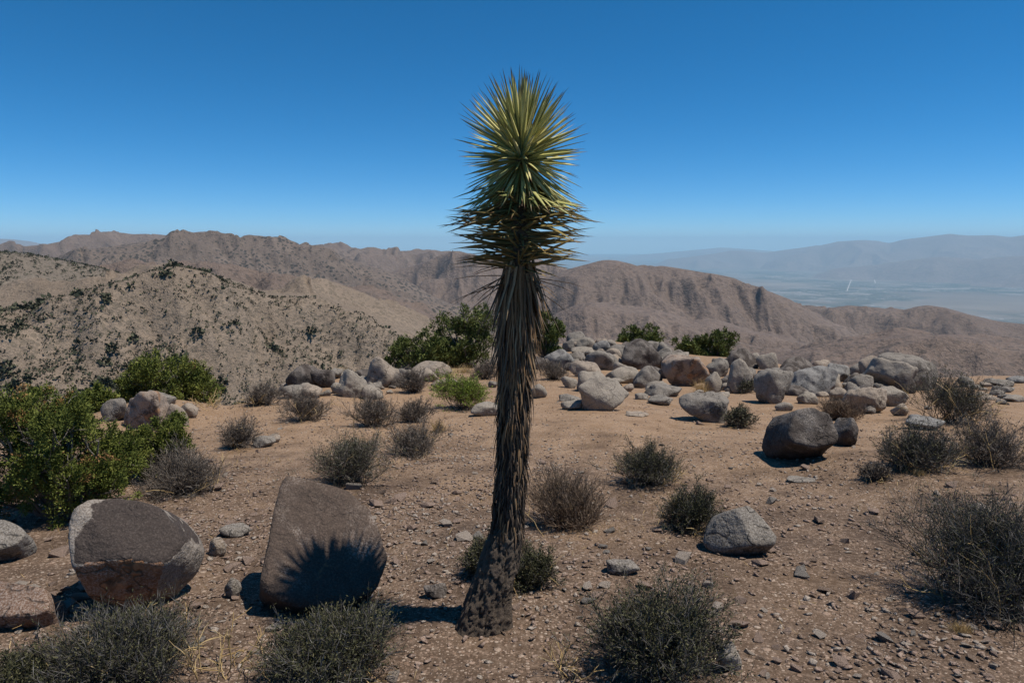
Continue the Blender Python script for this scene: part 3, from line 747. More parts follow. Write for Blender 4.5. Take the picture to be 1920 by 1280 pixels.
for i, (px, b, w, h, m, lab) in enumerate(BL):
    flat = h < w * 0.4
    boulder(px, b, w, h, m, lab, 100 + i * 7, depth=0.9 if flat else 0.75, sub=(5 if w > 85 else 4) if w > 40 else 3, nplanes=10 + i % 6, sharp=9 + (i * 7) % 13,
            cat='stone' if w < 36 or h < 16 else 'boulder', name='stone' if w < 36 or h < 16 else 'boulder')

r = np.random.default_rng(404)
FILL = [(1120, 672, 85, 22, 22, 'crest pile left of the big dark crest boulder', 'rocks filling the crest pile'), (1260, 690, 90, 20, 14, 'ground around the rust topped boulder', 'rocks around the rust topped boulder'),
        (1480, 722, 110, 22, 14, 'ground around the long bluish boulder', 'rocks around the long bluish boulder'), (1660, 745, 80, 22, 14, 'ground below the largest boulders', 'rocks below the largest boulders'),
        (1865, 738, 70, 20, 14, 'stony ground beyond the big dark shrub', 'slabs beyond the big dark shrub'), (720, 722, 80, 16, 10, 'ground around the tan split boulder', 'rocks around the tan split boulder')]
FILL += [(1300, 700, 230, 34, 34, 'boulder band left of the long bluish boulder', 'rocks of the boulder band'), (1560, 728, 170, 26, 26, 'boulder band left of the largest boulders', 'rocks left of the largest boulders'), (640, 725, 120, 22, 18, 'left crest above the ravine', 'rocks of the left crest')]
LOOK = [('grey', 'grey'), ('pale', 'pale'), ('tan', 'tan'), ('dark', 'dark brown')]
k_ = 0
for (cx_, cy_, sx_, sy_, n_, where, grp) in FILL:
    for q in range(n_):
        mk, word = LOOK[r.choice(4, p=[0.38, 0.27, 0.22, 0.13])]
        w = (r.uniform(16, 40) if 'band' not in where and 'left crest' not in where else r.uniform(22, 62)) * (1.15 if cy_ < 700 else 0.85); h = w * r.uniform(0.35, 0.75) * (0.5 if 'slabs' in grp else 1)
        boulder(cx_ + r.normal(0, sx_ * 0.6), cy_ + r.uniform(-sy_, sy_), w, h, mk, 'small %s rock on the %s' % (word, where), 2000 + k_ * 3, cat='rock', name='rock', group=grp,
                depth=0.85, sub=3, nplanes=8 + k_ % 5, sharp=18 + k_ % 22)
        k_ += 1

# ------------------------------------------------------------------ loose stones
def hull_mesh(seed, mat_, flat, npt=11):
    r = np.random.default_rng(seed); bm = bmesh.new()
    for _ in range(npt):
        p = norm(r.normal(0, 1, 3)) * r.uniform(0.8, 1.0) * np.array([1, r.uniform(0.6, 0.9), flat]) * 0.5
        bm.verts.new(p)
    res = bmesh.ops.convex_hull(bm, input=bm.verts)
    bmesh.ops.delete(bm, geom=[v for v in bm.verts if not v.link_faces], context='VERTS')
    me = bpy.data.meshes.new('stone'); bm.to_mesh(me); bm.free()
    me.materials.append(mat_); return me
kinds = [('stone_pink', 'pinkish tan angular stone lying loose on the soil'), ('stone_pale', 'pale cream angular stone lying loose on the soil'), ('stone_grey', 'grey angular stone lying loose on the soil'), ('stone_brown', 'rusty brown angular stone lying loose on the soil')]
shapes = {k: [hull_mesh(900 + 10 * q + s, M[k], [0.32, 0.42, 0.55, 0.38, 0.6][s]) for s in range(5)] for q, (k, _) in enumerate(kinds)}
def gravel_density(px, py):
    d = 0.35
    d += 1.3 * math.exp(-((px - 790) / 150)**2 - ((py - 960) / 90)**2)
    d += 0.5 * math.exp(-((px - 420) / 130)**2 - ((py - 1060) / 110)**2)
    d += 0.45 * math.exp(-((px - 1720) / 260)**2 - ((py - 1220) / 70)**2)
    d += 0.35 * math.exp(-((px - 1330) / 330)**2 - ((py - 900) / 80)**2)
    d -= 0.25 * math.exp(-((px - 1150) / 160)**2 - ((py - 810) / 45)**2)
    d -= 0.22 * math.exp(-((px - 860) / 170)**2 - ((py - 1220) / 40)**2)
    return d
r = np.random.default_rng(77)
n_st = 0
while n_st < 290:
    px, py = r.uniform(5, 1915), r.uniform(790, 1275)
    if r.uniform() > gravel_density(px, py) * (0.25 + (py - 790) / 500): continue
    g = hit(px, py)
    if g is None: continue
    q = r.choice(4, p=[0.50, 0.30, 0.09, 0.11])
    sz = (18 + 30 * r.uniform()**2.4) / FPX * np.linalg.norm(g - [0, 0, EYE]) * (1.0 if py > 900 else 0.8)
    o = link('stone', shapes[kinds[q][0]][r.integers(5)])
    o.location = (g[0], g[1], float(ground(g[0], g[1])) + sz * 0.10)
    o.rotation_euler = (r.normal(0, 0.12), r.normal(0, 0.12), r.uniform(0, 6.28)); s = sz * np.array([1, r.uniform(0.8, 1.1), r.uniform(0.8, 1.1)])
    o.scale = s
    tag(o, kinds[q][1], 'stone', 'loose stones: ' + kinds[q][0].split('_')[1])
    n_st += 1
def scatter_gravel(name, n, smin, smax, mat_, seed, k=6):
    r = np.random.default_rng(seed)
    protos = []
    for s in range(k):
        me = hull_mesh(seed * 31 + s, mat_, r.uniform(0.25, 0.5), 7)
        v = np.array([p.co[:] for p in me.vertices]); f = np.array([list(p.vertices) for p in me.polygons if len(p.vertices) == 3])
        protos.append((v, f)); bpy.data.meshes.remove(me)
    n4 = n * 4; u = r.uniform(0, 1, n4)
    rad = 1.5 + 9.5 * u**1.25; azz = r.uniform(-0.66, 0.66, n * 4)
    x, y = rad * np.sin(azz), rad * np.cos(azz)
    keep = (fbm2(x / 0.9, y / 0.9, 3, seed) > r.uniform(-0.75, 0.9, n * 4))
    uu, vv, _d = project(np.stack([x, y, ground(x, y)], 1))
    ga_ = lambda cx_, cy_, sx_, sy_: np.exp(-((uu - cx_) / sx_)**2 - ((vv - cy_) / sy_)**2)
    den = 0.30 + 1.2 * ga_(780, 950, 190, 110) + 0.7 * ga_(420, 1060, 150, 110) + 0.5 * ga_(560, 850, 260, 50) + 0.45 * ga_(1720, 1220, 260, 70) + 0.35 * ga_(1330, 900, 330, 80) - 0.28 * ga_(1150, 810, 200, 50) - 0.24 * ga_(860, 1230, 220, 60) - 0.15 * ga_(1500, 1100, 160, 60)
    keep &= r.uniform(0, 1, n * 4) < den * 1.3
    x, y = x[keep][:n], y[keep][:n]; z = ground(x, y)
    parts = []
    sz = (smin + (smax - smin) * r.uniform(0, 1, len(x))**4)
    rot = r.uniform(0, 6.28, len(x)); pk = r.integers(0, k, len(x)); til = r.normal(0, 0.15, (len(x), 2))
    for q in range(k):
        idx = np.nonzero(pk == q)[0]; v, f = protos[q]
        V = v[None] * sz[idx, None, None] * np.stack([np.ones(len(idx)), r.uniform(0.6, 1.1, len(idx)), r.uniform(0.5, 1.2, len(idx))], 1)[:, None, :]
        V = V.copy(); V[..., 2] += V[..., 0] * til[idx, 0:1] + V[..., 1] * til[idx, 1:2]
        c, s_ = np.cos(rot[idx])[:, None], np.sin(rot[idx])[:, None]
        P = np.stack([x[idx, None] + V[..., 0] * c - V[..., 1] * s_, y[idx, None] + V[..., 0] * s_ + V[..., 1] * c, z[idx, None] + V[..., 2] + sz[idx, None] * 0.08], -1)
        F = f[None] + (np.arange(len(idx)) * len(v))[:, None, None]
        parts.append((P.reshape(-1, 3), F.reshape(-1, 3), 0.0))
    v, f, _ = join(parts)
    return build(name, v, f, mat_)
tag(scatter_gravel('gravel', 23000, 0.006, 0.070, M['stone_pink'], 5), 'pinkish gravel chips strewn over the soil', 'gravel', kind='stuff')
tag(scatter_gravel('gravel', 11000, 0.006, 0.065, M['stone_pale'], 6), 'pale gravel chips strewn over the soil', 'gravel', kind='stuff')
tag(scatter_gravel('gravel', 13000, 0.006, 0.06, M['stone_brown'], 8), 'brown gravel chips strewn over the soil', 'gravel', kind='stuff')

# ------------------------------------------------------------------ shrubs
M['twig_grey'] = plant_mat('grey_twigs', [(0.0, (0.045, 0.037, 0.030)), (0.5, (0.12, 0.098, 0.080)), (1.0, (0.25, 0.22, 0.19))])
M['twig_blue'] = plant_mat('blue_grey_twigs', [(0.0, (0.034, 0.029, 0.024)), (0.5, (0.075, 0.067, 0.058)), (1.0, (0.175, 0.165, 0.155))])
M['twig_brown'] = plant_mat('brown_twigs', [(0.0, (0.055, 0.040, 0.028)), (0.5, (0.17, 0.12, 0.082)), (1.0, (0.29, 0.22, 0.165))])
M['straw'] = plant_mat('straw', [(0.0, (0.26, 0.17, 0.07)), (0.5, (0.42, 0.29, 0.13)), (1.0, (0.56, 0.43, 0.23))])
M['leaf_dark'] = plant_mat('dark_shrub_leaves', [(0.0, (0.034, 0.036, 0.018)), (0.5, (0.072, 0.072, 0.034)), (1.0, (0.145, 0.132, 0.065))])
M['leaf_greygreen'] = plant_mat('grey_green_leaves', [(0.0, (0.045, 0.047, 0.030)), (0.5, (0.095, 0.095, 0.055)), (1.0, (0.17, 0.16, 0.095))])
M['leaf_dry'] = plant_mat('dry_leaves', [(0.0, (0.07, 0.055, 0.04)), (0.5, (0.15, 0.115, 0.085)), (1.0, (0.24, 0.19, 0.14))])
M['leaf_bright'] = plant_mat('bright_green_leaves', [(0.0, (0.09, 0.13, 0.016)), (0.5, (0.17, 0.235, 0.030)), (1.0, (0.27, 0.33, 0.06))])
M['juniper'] = plant_mat('juniper_sprays', [(0.0, (0.050, 0.066, 0.013)), (0.45, (0.118, 0.142, 0.028)), (0.85, (0.215, 0.225, 0.05)), (0.93, (0.24, 0.23, 0.06)), (0.97, (0.24, 0.13, 0.05)), (1.0, (0.27, 0.15, 0.06))])
M['juniper_far'] = plant_mat('crest_juniper_sprays', [(0.0, (0.050, 0.066, 0.018)), (0.45, (0.105, 0.130, 0.034)), (1.0, (0.19, 0.21, 0.06))])
M['juniper_bark'] = plant_mat('juniper_bark', [(0.0, (0.10, 0.08, 0.065)), (1.0, (0.24, 0.21, 0.18))], fine=40)

def chips(centers, dirs, length, width, r):
    """small leaf blades: rhombs with a fold"""
    n = len(centers); d = norm(dirs); s = norm(np.cross(d, norm(r.normal(0, 1, (n, 3)))))
    L = np.asarray(length).reshape(-1, 1); Wd = np.asarray(width).reshape(-1, 1)
    up = np.cross(s, d) * Wd * 0.35
    v = np.stack([centers, centers + d * L * 0.5 + s * Wd * 0.5 + up, centers + d * L, centers + d * L * 0.5 - s * Wd * 0.5 + up], 1).reshape(-1, 3)
    b = np.arange(n)[:, None] * 4
    return v, np.concatenate([b + 0, b + 1, b + 2, b + 3], 1)

def shrub_proto(seed, Wd, Ht, n0, n1, n2, twig, leaf, n_leaf, leaf_len, fine=1.0, upright=0.25, spread=1.15, n_straw=0):
    """a bush about Wd wide and Ht tall around its own foot"""
    r = np.random.default_rng(seed)
    th = r.uniform(0, 2 * math.pi, n0); ph = np.abs(r.uniform(0.0, spread, n0)**0.9)
    d0 = np.stack([np.cos(th) * np.sin(ph), np.sin(th) * np.sin(ph), np.cos(ph)], 1)
    ell = 1.0 / np.sqrt((d0[:, 0]**2 + d0[:, 1]**2) / (Wd / 2)**2 + d0[:, 2]**2 / Ht**2)
    L0 = ell * r.uniform(0.72, 1.0, n0) * (1 + 0.20 * np.sin(th + seed * 1.7) + 0.17 * np.sin(th * 3 + seed) + 0.10 * np.sin(th * 5 + ph * 6 + seed))
    st = np.stack([r.normal(0, Wd * 0.07, n0), r.normal(0, Wd * 0.07, n0), np.full(n0, -0.02)], 1)
    p0 = grow(st, d0, L0, 5, 0.14, 0.02, r)
    parts = []
    v, f = tubes(p0, 0.0032 * fine * (0.6 + Ht), 0.0010 * fine); parts.append((v, f, np.repeat(r.uniform(0.05, 0.6, n0), p0.shape[1] * 3)))
    def sub(p, k, lo, hi, wig, r0, r1, seg, tone, upb):
        n = len(p); idx = np.repeat(np.arange(n), k); t = r.uniform(lo, 1.0, n * k)
        kk = p.shape[1] - 1; a = np.minimum((t * kk).astype(int), kk - 1); fr = (t * kk - a)[:, None]
        s = p[idx, a] * (1 - fr) + p[idx, a + 1] * fr
        dd = norm(p[idx, a + 1] - p[idx, a]); dd = norm(dd + r.normal(0, 0.62, dd.shape) + np.array([0, 0, upb]))
        ln = r.uniform(0.5, 1.0, n * k) * hi
        q = grow(s, dd, ln, seg, wig, 0.03, r)
        v, f = tubes(q, r0, r1); parts.append((v, f, np.repeat(np.clip(r.normal(tone, 0.22, n * k), 0, 1), q.shape[1] * 3)))
        return q
    p1 = sub(p0, n1, 0.35, 0.34 * max(Wd / 2, Ht), 0.16, 0.0018 * fine, 0.0008 * fine, 2, 0.5, upright)
    n = len(p1) * n2; idx = np.repeat(np.arange(len(p1)), n2); t = r.uniform(0.30, 1.0, n); kk = p1.shape[1] - 1
    a = np.minimum((t * kk).astype(int), kk - 1); fr = (t * kk - a)[:, None]
    s2 = p1[idx, a] * (1 - fr) + p1[idx, a + 1] * fr
    d2 = norm(norm(p1[idx, a + 1] - p1[idx, a]) + r.normal(0, 0.62, (n, 3)) + np.array([0, 0, upright]))
    l2 = r.uniform(0.5, 1.0, n) * 0.17 * max(Wd / 2, Ht)
    v, f = chips(s2, d2, l2, np.full(n, 0.0022 * fine), r); parts.append((v, f, np.repeat(np.clip(r.normal(0.68, 0.22, n), 0, 1), 4)))
    p2 = np.stack([s2, s2 + d2 * l2[:, None] * 0.5, s2 + d2 * l2[:, None]], 1)
    v, f, t = join(parts)
    root = empty('desert_shrub')
    build('twigs', v, f, M[twig], root, attrs={'tone': t})
    if n_leaf:
        tips = p2.reshape(-1, 3) if len(p2) else p1.reshape(-1, 3)
        c = tips[r.integers(0, len(tips), n_leaf)] + r.normal(0, 0.006 * fine, (n_leaf, 3))
        hgt = np.clip(c[:, 2] / Ht, 0, 1)
        c = c[(r.uniform(0, 1, n_leaf) < 0.25 + 0.9 * hgt)]
        dd = norm(r.normal(0, 0.8, c.shape) + norm(c - np.array([0, 0, Ht * 0.2])) * 0.8 + np.array([0, 0, 0.3]))
        v, f = chips(c, dd, leaf_len * r.uniform(0.6, 1.3, len(c)), leaf_len * 0.34, r)
        build('foliage', v, f, M[leaf], root, attrs={'tone': np.repeat(np.clip(r.normal(0.45, 0.25, len(c)), 0, 1), 4)})
    if n_straw:
        straw_mesh(seed + 5, Wd * 1.05, Ht * 1.2, int(n_straw * 1.6), fine, root)
    return root

def straw_mesh(seed, Wd, Ht, n, fine, parent, name='dry_stalk'):
    r = np.random.default_rng(seed)
    th = r.uniform(0, 6.28, n); ph = r.uniform(0.2, 1.25, n)
    d = np.stack([np.cos(th) * np.sin(ph), np.sin(th) * np.sin(ph), np.cos(ph)], 1)
    st = np.stack([r.normal(0, Wd * 0.12, n), r.normal(0, Wd * 0.12, n), np.full(n, -0.01)], 1)
    L = r.uniform(0.55, 1.0, n) / np.sqrt((d[:, 0]**2 + d[:, 1]**2) / (Wd / 2)**2 + d[:, 2]**2 / Ht**2)
    p = grow(st, d, L, 6, 0.20, 0.0, r)
    parts = []; v, f = tubes(p, 0.0030 * fine, 0.0017 * fine); parts.append((v, f, np.repeat(r.uniform(0.2, 0.9, n), 21)))
    k = 3; idx = np.repeat(np.arange(n), k); a = r.integers(2, 6, n * k)
    dd = norm(norm(p[idx, a] - p[idx, a - 1]) + r.normal(0, 0.6, (n * k, 3)))
    q = grow(p[idx, a], dd, r.uniform(0.2, 0.45, n * k) * Ht, 3, 0.22, 0.0, r)
    v, f = tubes(q, 0.0021 * fine, 0.0012 * fine); parts.append((v, f, np.repeat(r.uniform(0.2, 1.0, n * k), 12)))
    v, f, t = join(parts)
    o = build(name, v, f, M['straw'], parent, attrs={'tone': t})
    if parent is not None: o['kind'] = 'stuff'
    return o

def place(px, base, w, h, rng_=None, dfac=0.35):
    g = hit(px, base) if rng_ is None else at_range(px, base, rng_)
    if g is None: g = at_range(px, base, 20.0)
    e = np.array([0, 0, EYE]); ax = np.array([0, math.cos(R(PITCH)), -math.sin(R(PITCH))])
    dep = float(np.dot(g - e, ax)); W = w / FPX * dep
    rg = math.hypot(g[0], g[1]) + W * dfac
    c = at_range(px, base, rg); dep = float(np.dot(c - e, ax)); W = w / FPX * dep
    s = (EYE - g[2]) / np.linalg.norm(g - e)
    H = max((h / FPX * dep - W * 0.42 * s) / math.sqrt(1 - s * s), h / FPX * dep * 0.6) * 0.86
    return (c[0], c[1], float(ground(c[0], c[1])) if rng_ is None else c[2]), W, H

# kind -> generator arguments for near bushes (built to size) and far ones
KIND = {
 'dark': dict(twig='twig_blue', leaf='leaf_dark', n_leaf=16000, leaf_len=0.013, n0=95, n1=10, n2=5),
 'bluegrey': dict(twig='twig_blue', leaf='leaf_dark', n_leaf=13000, leaf_len=0.012, n0=115, n1=10, n2=6),
 'greygreen': dict(twig='twig_grey', leaf='leaf_greygreen', n_leaf=12000, leaf_len=0.015, n0=90, n1=10, n2=4),
 'grey': dict(twig='twig_grey', leaf='leaf_dry', n_leaf=4000, leaf_len=0.013, n0=110, n1=10, n2=5),
 'brown': dict(twig='twig_brown', leaf='leaf_dry', n_leaf=1500, leaf_len=0.012, n0=260, n1=7, n2=2, upright=0.6, spread=1.05),
 'bright': dict(twig='twig_brown', leaf='leaf_bright', n_leaf=34000, leaf_len=0.019, n0=90, n1=8, n2=4),
}
SH = [  # px, base, w, h, kind, straw, fine, label
 (1225, 1300, 245, 185, 'dark', 0, 1.0, 'dark green bush with twiggy grey tips below the pale upright stone'),
 (1862, 1165, 330, 225, 'bluegrey', 14, 1.0, 'large blue grey twiggy bush with straw stalks casting a lacy shadow'),
 (232, 1322, 320, 140, 'bluegrey', 12, 1.0, 'wide blue grey bush in front of the two-tone boulder'),
 (40, 1335, 200, 95, 'dark', 6, 1.0, 'low dark bush in front of the rusty orange rock'),
 (620, 1325, 320, 130, 'dark', 14, 1.0, 'olive bush in front of the big dark slab'),
 (905, 1085, 70, 85, 'dark', 0, 1.0, 'small dark tuft of shrub hugging the left of the trunk foot'),
 (993, 1110, 90, 82, 'dark', 5, 1.0, 'small round dark bush right behind the trunk foot'),
 (1064, 1000, 158, 122, 'brown', 6, 1.0, 'fine stemmed brown bush shaped like an upright broom right of the trunk'),
 (1216, 918, 126, 92, 'dark', 6, 1.15, 'rounded dark green bush beyond the brown broom bush'),
 (1292, 1000, 100, 98, 'dark', 12, 1.1, 'small dark green bush with straw stalks leaning on the grey wedge rock'),
 (650, 920, 178, 94, 'greygreen', 4, 1.15, 'wide grey green bush behind the big dark slab'),
 (775, 858, 112, 66, 'grey', 5, 1.3, 'low dry grey bush behind the wide grey green one'),
 (348, 938, 200, 82, 'grey', 12, 1.15, 'sprawling dry grey bush beside the leafy juniper'),
 (575, 793, 92, 60, 'grey', 4, 1.5, 'dry grey bush below the dark tilted slab'),
 (700, 803, 98, 70, 'grey', 4, 1.5, 'dense dry grey bush left of a smaller twin'),
 (776, 793, 62, 52, 'grey', 0, 1.5, 'small dry grey bush left of the bright green bush'),
 (448, 842, 56, 66, 'grey', 3, 1.4, 'sparse upright grey bush beside the half sunk grey rock'),
 (777, 738, 46, 50, 'grey', 0, 1.8, 'small grey bush below the tan split boulder'),
 (1038, 713, 58, 46, 'grey', 3, 1.8, 'round dry grey bush just right of the trunk in front of the blue grey boulder'),
 (868, 772, 124, 70, 'bright', 0, 1.3, 'bright green low bush left of the trunk'),
 (908, 712, 46, 42, 'grey', 0, 1.8, 'dry grey bush left of the trunk below the junipers'),
 (1712, 890, 160, 84, 'bluegrey', 8, 1.3, 'wide blue grey twiggy bush right of the lone dark boulder'),
 (1852, 882, 150, 98, 'grey', 10, 1.3, 'brown grey twiggy bush right of the wide blue grey one'),
 (1785, 800, 168, 98, 'dark', 12, 1.5, 'big dark shrub with straw stalks beside the largest boulders'),
 (1576, 790, 94, 44, 'brown', 6, 1.5, 'low brown bush between the lone dark boulder and the tan rounded one'),
 (1383, 802, 48, 48, 'greygreen', 6, 1.5, 'small green grey bush at the foot of the rounded grey boulder'),
 (1396, 738, 32, 32, 'greygreen', 0, 1.8, 'tiny green bush at the foot of the tall pale boulder'),
 (492, 762, 66, 42, 'grey', 5, 1.7, 'grey bush on the ravine edge beside the stained boulder juniper'),
 (1645, 905, 60, 34, 'grey', 8, 1.3, 'low tangle of grey twigs on the soil left of the blue grey bush'),
]
for i, (px, b, w, h, k, ns, fine, lab) in enumerate(SH):
    loc, W, H = place(px, b, w, h); W *= 1.28; H *= 0.98
    kw = dict(KIND[k]); f = 1.0
    if fine > 1.25:                         # farther bushes: fewer, slightly stouter twigs
        kw['n_leaf'] = int(kw['n_leaf'] * 0.40); kw['leaf_len'] *= fine * 1.15; kw['n0'] = int(kw['n0'] * 0.74)
    if w > 220: kw['n0'] = int(kw['n0'] * 1.5); kw['n_leaf'] = int(kw['n_leaf'] * 1.4)
    root = shrub_proto(300 + i * 3, W, H, fine=fine, n_straw=ns, **kw)
    root.location = loc
    root.name = 'desert_shrub'
    tag(root, lab, 'shrub')

# dry flower stalks and straw tufts
for i, (px, b, w, h, n, lab) in enumerate([
    (1075, 1300, 170, 130, 9, 'bare straw stalks left of the dark green bush'),
    (440, 1310, 260, 170, 16, 'bent straw stalks between the two foreground bushes'),
    (60, 1185, 100, 110, 4, 'thin straw stalk standing before the rusty orange rock'),
    (640, 706, 60, 36, 9, 'pale straw twigs among the left crest rocks'),
    (392, 768, 76, 44, 16, 'golden twig tangle below the stained boulder juniper'),
    (855, 706, 60, 40, 10, 'dry straw stems below the main juniper'),
    (150, 975, 150, 70, 16, 'tangle of straw twigs under the leafy juniper'),
    (1260, 905, 90, 60, 9, 'loose straw twigs right of the rounded dark bush')]):
    loc, W, H = place(px, b, w, h)
    o = straw_mesh(700 + i, W, H, n, 1.0 if b > 900 else 1.8, None, 'dry_stalks')
    o.location = loc; tag(o, lab, 'dry stalks')
for i, (px, b, w, h, lab) in enumerate([
    (1315, 737, 42, 40, 'straw grass tuft between pale rocks on the crest'),
    (1800, 1190, 60, 36, 'small golden grass tuft below the large blue grey bush'),
    (822, 812, 34, 36, 'straw grass tuft beside the low dry grey bush'),
    (1722, 893, 40, 22, 'golden grass tuft at the foot of the wide blue grey bush'),
    (870, 700, 60, 26, 'pale straw grass below the junipers'),
    (1012, 735, 24, 22, 'short straw tuft at the right of the trunk')]):
    loc, W, H = place(px, b, w, h); r = np.random.default_rng(820 + i); n = 220
    th = r.uniform(0, 6.28, n); ph = np.abs(r.normal(0, 0.5, n)); d = np.stack([np.cos(th) * np.sin(ph), np.sin(th) * np.sin(ph), np.cos(ph)], 1)
    st = np.stack([r.normal(0, W * 0.12, n), r.normal(0, W * 0.12, n), np.full(n, -0.01)], 1)
    p = grow(st, d, r.uniform(0.5, 1.05, n) * H, 4, 0.12, -0.04, r)
    v, f = tubes(p, 0.0012 if b > 900 else 0.0024, 0.0004)
    o = build('grass_tuft', v, f, M['straw'], attrs={'tone': np.repeat(r.uniform(0.1, 0.9, n), 15)}); o.location = loc
    tag(o, lab, 'grass tuft')

# dry grass in thin patches
r = np.random.default_rng(60); n = 60000
gr_ = 2.0 + 18 * r.uniform(0, 1, n)**1.6; ga_ = r.uniform(-0.7, 0.7, n); gx_, gy_ = gr_ * np.sin(ga_), gr_ * np.cos(ga_)
uu, vv, _d = project(np.stack([gx_, gy_, ground(gx_, gy_)], 1))
gs = lambda a, b, c, d: np.exp(-((uu - a) / c)**2 - ((vv - b) / d)**2)
den = 0.04 + 0.8 * gs(1200, 960, 110, 45) + 0.6 * gs(760, 720, 150, 25) + 0.5 * gs(560, 860, 200, 35) + 0.6 * gs(1640, 905, 130, 25) + 0.6 * gs(200, 1000, 120, 40) + 0.4 * gs(1830, 900, 120, 60) + 0.5 * gs(400, 770, 120, 25) + 0.4 * gs(900, 700, 120, 20)
k = (r.uniform(0, 1, n) < den) & (fbm2(gx_ * 1.7, gy_ * 1.7, 3, 31) > 0.05)
gx_, gy_ = gx_[k], gy_[k]; n = len(gx_)
gp = np.stack([gx_, gy_, ground(gx_, gy_) - 0.004], 1)
gl = r.uniform(0.025, 0.075, n) * (0.8 + np.hypot(gx_, gy_) * 0.04)
v, f = chips(gp, norm(r.normal(0, 0.7, (n, 3)) + [0, 0, 0.8]), gl, 0.0016 + 0.0004 * np.hypot(gx_, gy_), r)
tag(build('dry_grass', v, f, M['straw'], attrs={'tone': np.repeat(r.uniform(0, 0.9, n), 4)}), 'thin dry straw grass in patches on the soil', 'grass', kind='stuff')

# ------------------------------------------------------------------ junipers
def juniper(px, base, w, h, label, seed, rng_=None, lobes=26, sprays=9000, spray=0.03, m='juniper', shape=None, brown=0.0):
    loc, W, H = place(px, base, w, h, rng_, 0.3)
    r = np.random.default_rng(seed)
    H *= 1.22
    root = empty('juniper_tree', loc); tag(root, label, 'juniper')
    # limbs run from the foot to the lobes
    th = r.uniform(0, 6.28, lobes); rad = np.sqrt(r.uniform(0.02, 1, lobes)) * W * 0.40
    x, y = rad * np.cos(th), rad * np.sin(th) * 0.8
    top = np.sqrt(np.maximum(0.08, 1 - (rad / (W * 0.5))**2)) if shape is None else np.interp(x / W, [s[0] for s in shape], [s[1] for s in shape])
    z = H * top * r.uniform(0.10, 0.88, lobes)
    c = np.stack([x, y, z], 1)
    st = np.tile([0, 0, -0.05], (lobes, 1)) + r.normal(0, 0.03 * W, (lobes, 3)) * [1, 1, 0]
    t = np.linspace(0, 1, 7)[None, :, None]
    mid = c * [0.45, 0.45, 0.35] + r.normal(0, 0.05 * W, (lobes, 3))
    p = (1 - t)**2 * st[:, None] + 2 * t * (1 - t) * mid[:, None] + t * t * c[:, None]
    p = p + r.normal(0, 0.008 * W, p.shape) * (t * (1 - t) * 4)
    parts = []
    v, f = tubes(p, 0.020 * W, 0.004 * W, 5); parts.append((v, f, np.repeat(r.uniform(0, 1, lobes), 35)))
    k = 5; idx = np.repeat(np.arange(lobes), k); a = r.integers(3, 7, lobes * k)
    q = grow(p[idx, a], norm(r.normal(0, 1, (lobes * k, 3)) + [0, 0, 0.5]), r.uniform(0.08, 0.18, lobes * k) * W, 4, 0.25, 0.05, r)
    v, f = tubes(q, 0.005 * W, 0.0015 * W, 3); parts.append((v, f, np.repeat(r.uniform(0.2, 1, lobes * k), 15)))
    v, f, tt = join(parts)
    build('trunk', v, f, M['juniper_bark'], root, smooth=True, attrs={'tone': tt})
    # tufts: each lobe carries several tufts of sprays pointing out and up
    ntuft = lobes * 11
    li = r.integers(0, lobes, ntuft)
    lr = W * r.uniform(0.075, 0.135, lobes)
    u = norm(r.normal(0, 1, (ntuft, 3)) + [0, 0, 0.35])
    tc = c[li] + u * lr[li][:, None] * r.uniform(0.55, 1.0, (ntuft, 1))
    tc[:, 2] = np.maximum(tc[:, 2], 0.03 * H + 0.05 * H * r.uniform(0, 1, ntuft))
    td = norm(u * 0.7 + [0, 0, 0.6] + r.normal(0, 0.2, u.shape))
    tr = W * r.uniform(0.016, 0.034, ntuft)
    ttone = np.clip(r.normal(0.42, 0.16, ntuft), 0, 0.9)
    ttone[r.uniform(0, 1, ntuft) < brown] = 0.99
    si = r.integers(0, ntuft, sprays)
    e = r.normal(0, 0.55, (sprays, 3)); along = r.uniform(-0.8, 1.5, (sprays, 1))
    sc_ = tc[si] + e * tr[si][:, None] * (1.15 - 0.4 * np.clip(along, 0, 1.5)) + td[si] * along * tr[si][:, None] * 1.7
    sd = norm(td[si] + e * 0.8 + r.normal(0, 0.35, (sprays, 3)))
    L = spray * r.uniform(0.6, 1.3, sprays)
    v, f = chips(sc_, sd, L, L * 0.42, r)
    tone = ttone[si] + r.normal(0, 0.10, sprays) * (ttone[si] < 0.95)
    build('crown', v, f, M[m], root, attrs={'tone': np.repeat(np.clip(tone, 0, 1), 4)})
    return root

juniper(135, 985, 290, 268, 'leafy green juniper with rusty tips behind the two-tone boulder', 501, None, 72, 80000, 0.019, brown=0.05, shape=[(-0.5, 0.55), (-0.25, 0.95), (0.1, 1.0), (0.3, 0.75), (0.5, 0.6)])
juniper(285, 905, 150, 125, 'low juniper branch spreading in front of the grey boulder at left', 502, None, 34, 30000, 0.019, shape=[(-0.5, 0.7), (0.0, 0.8), (0.25, 1.0), (0.5, 0.5)])
juniper(322, 768, 190, 116, 'domed juniper on the ravine edge behind the orange stained boulder', 503, 11.6, 44, 26000, 0.042)
juniper(180, 780, 110, 62, 'low juniper on the ravine edge left of the domed one', 504, 11.0, 24, 10000, 0.045)
juniper(785, 690, 120, 72, 'low juniper at the left of the crest junipers', 505, 20.0, 30, 11000, 0.078, 'juniper_far')
juniper(868, 700, 150, 138, 'tallest crest juniper with a bare twisted trunk left of the tree', 506, 20.5, 44, 20000, 0.076, 'juniper_far', shape=[(-0.5, 0.55), (-0.25, 0.8), (0.1, 1.0), (0.3, 0.85), (0.5, 0.6)])
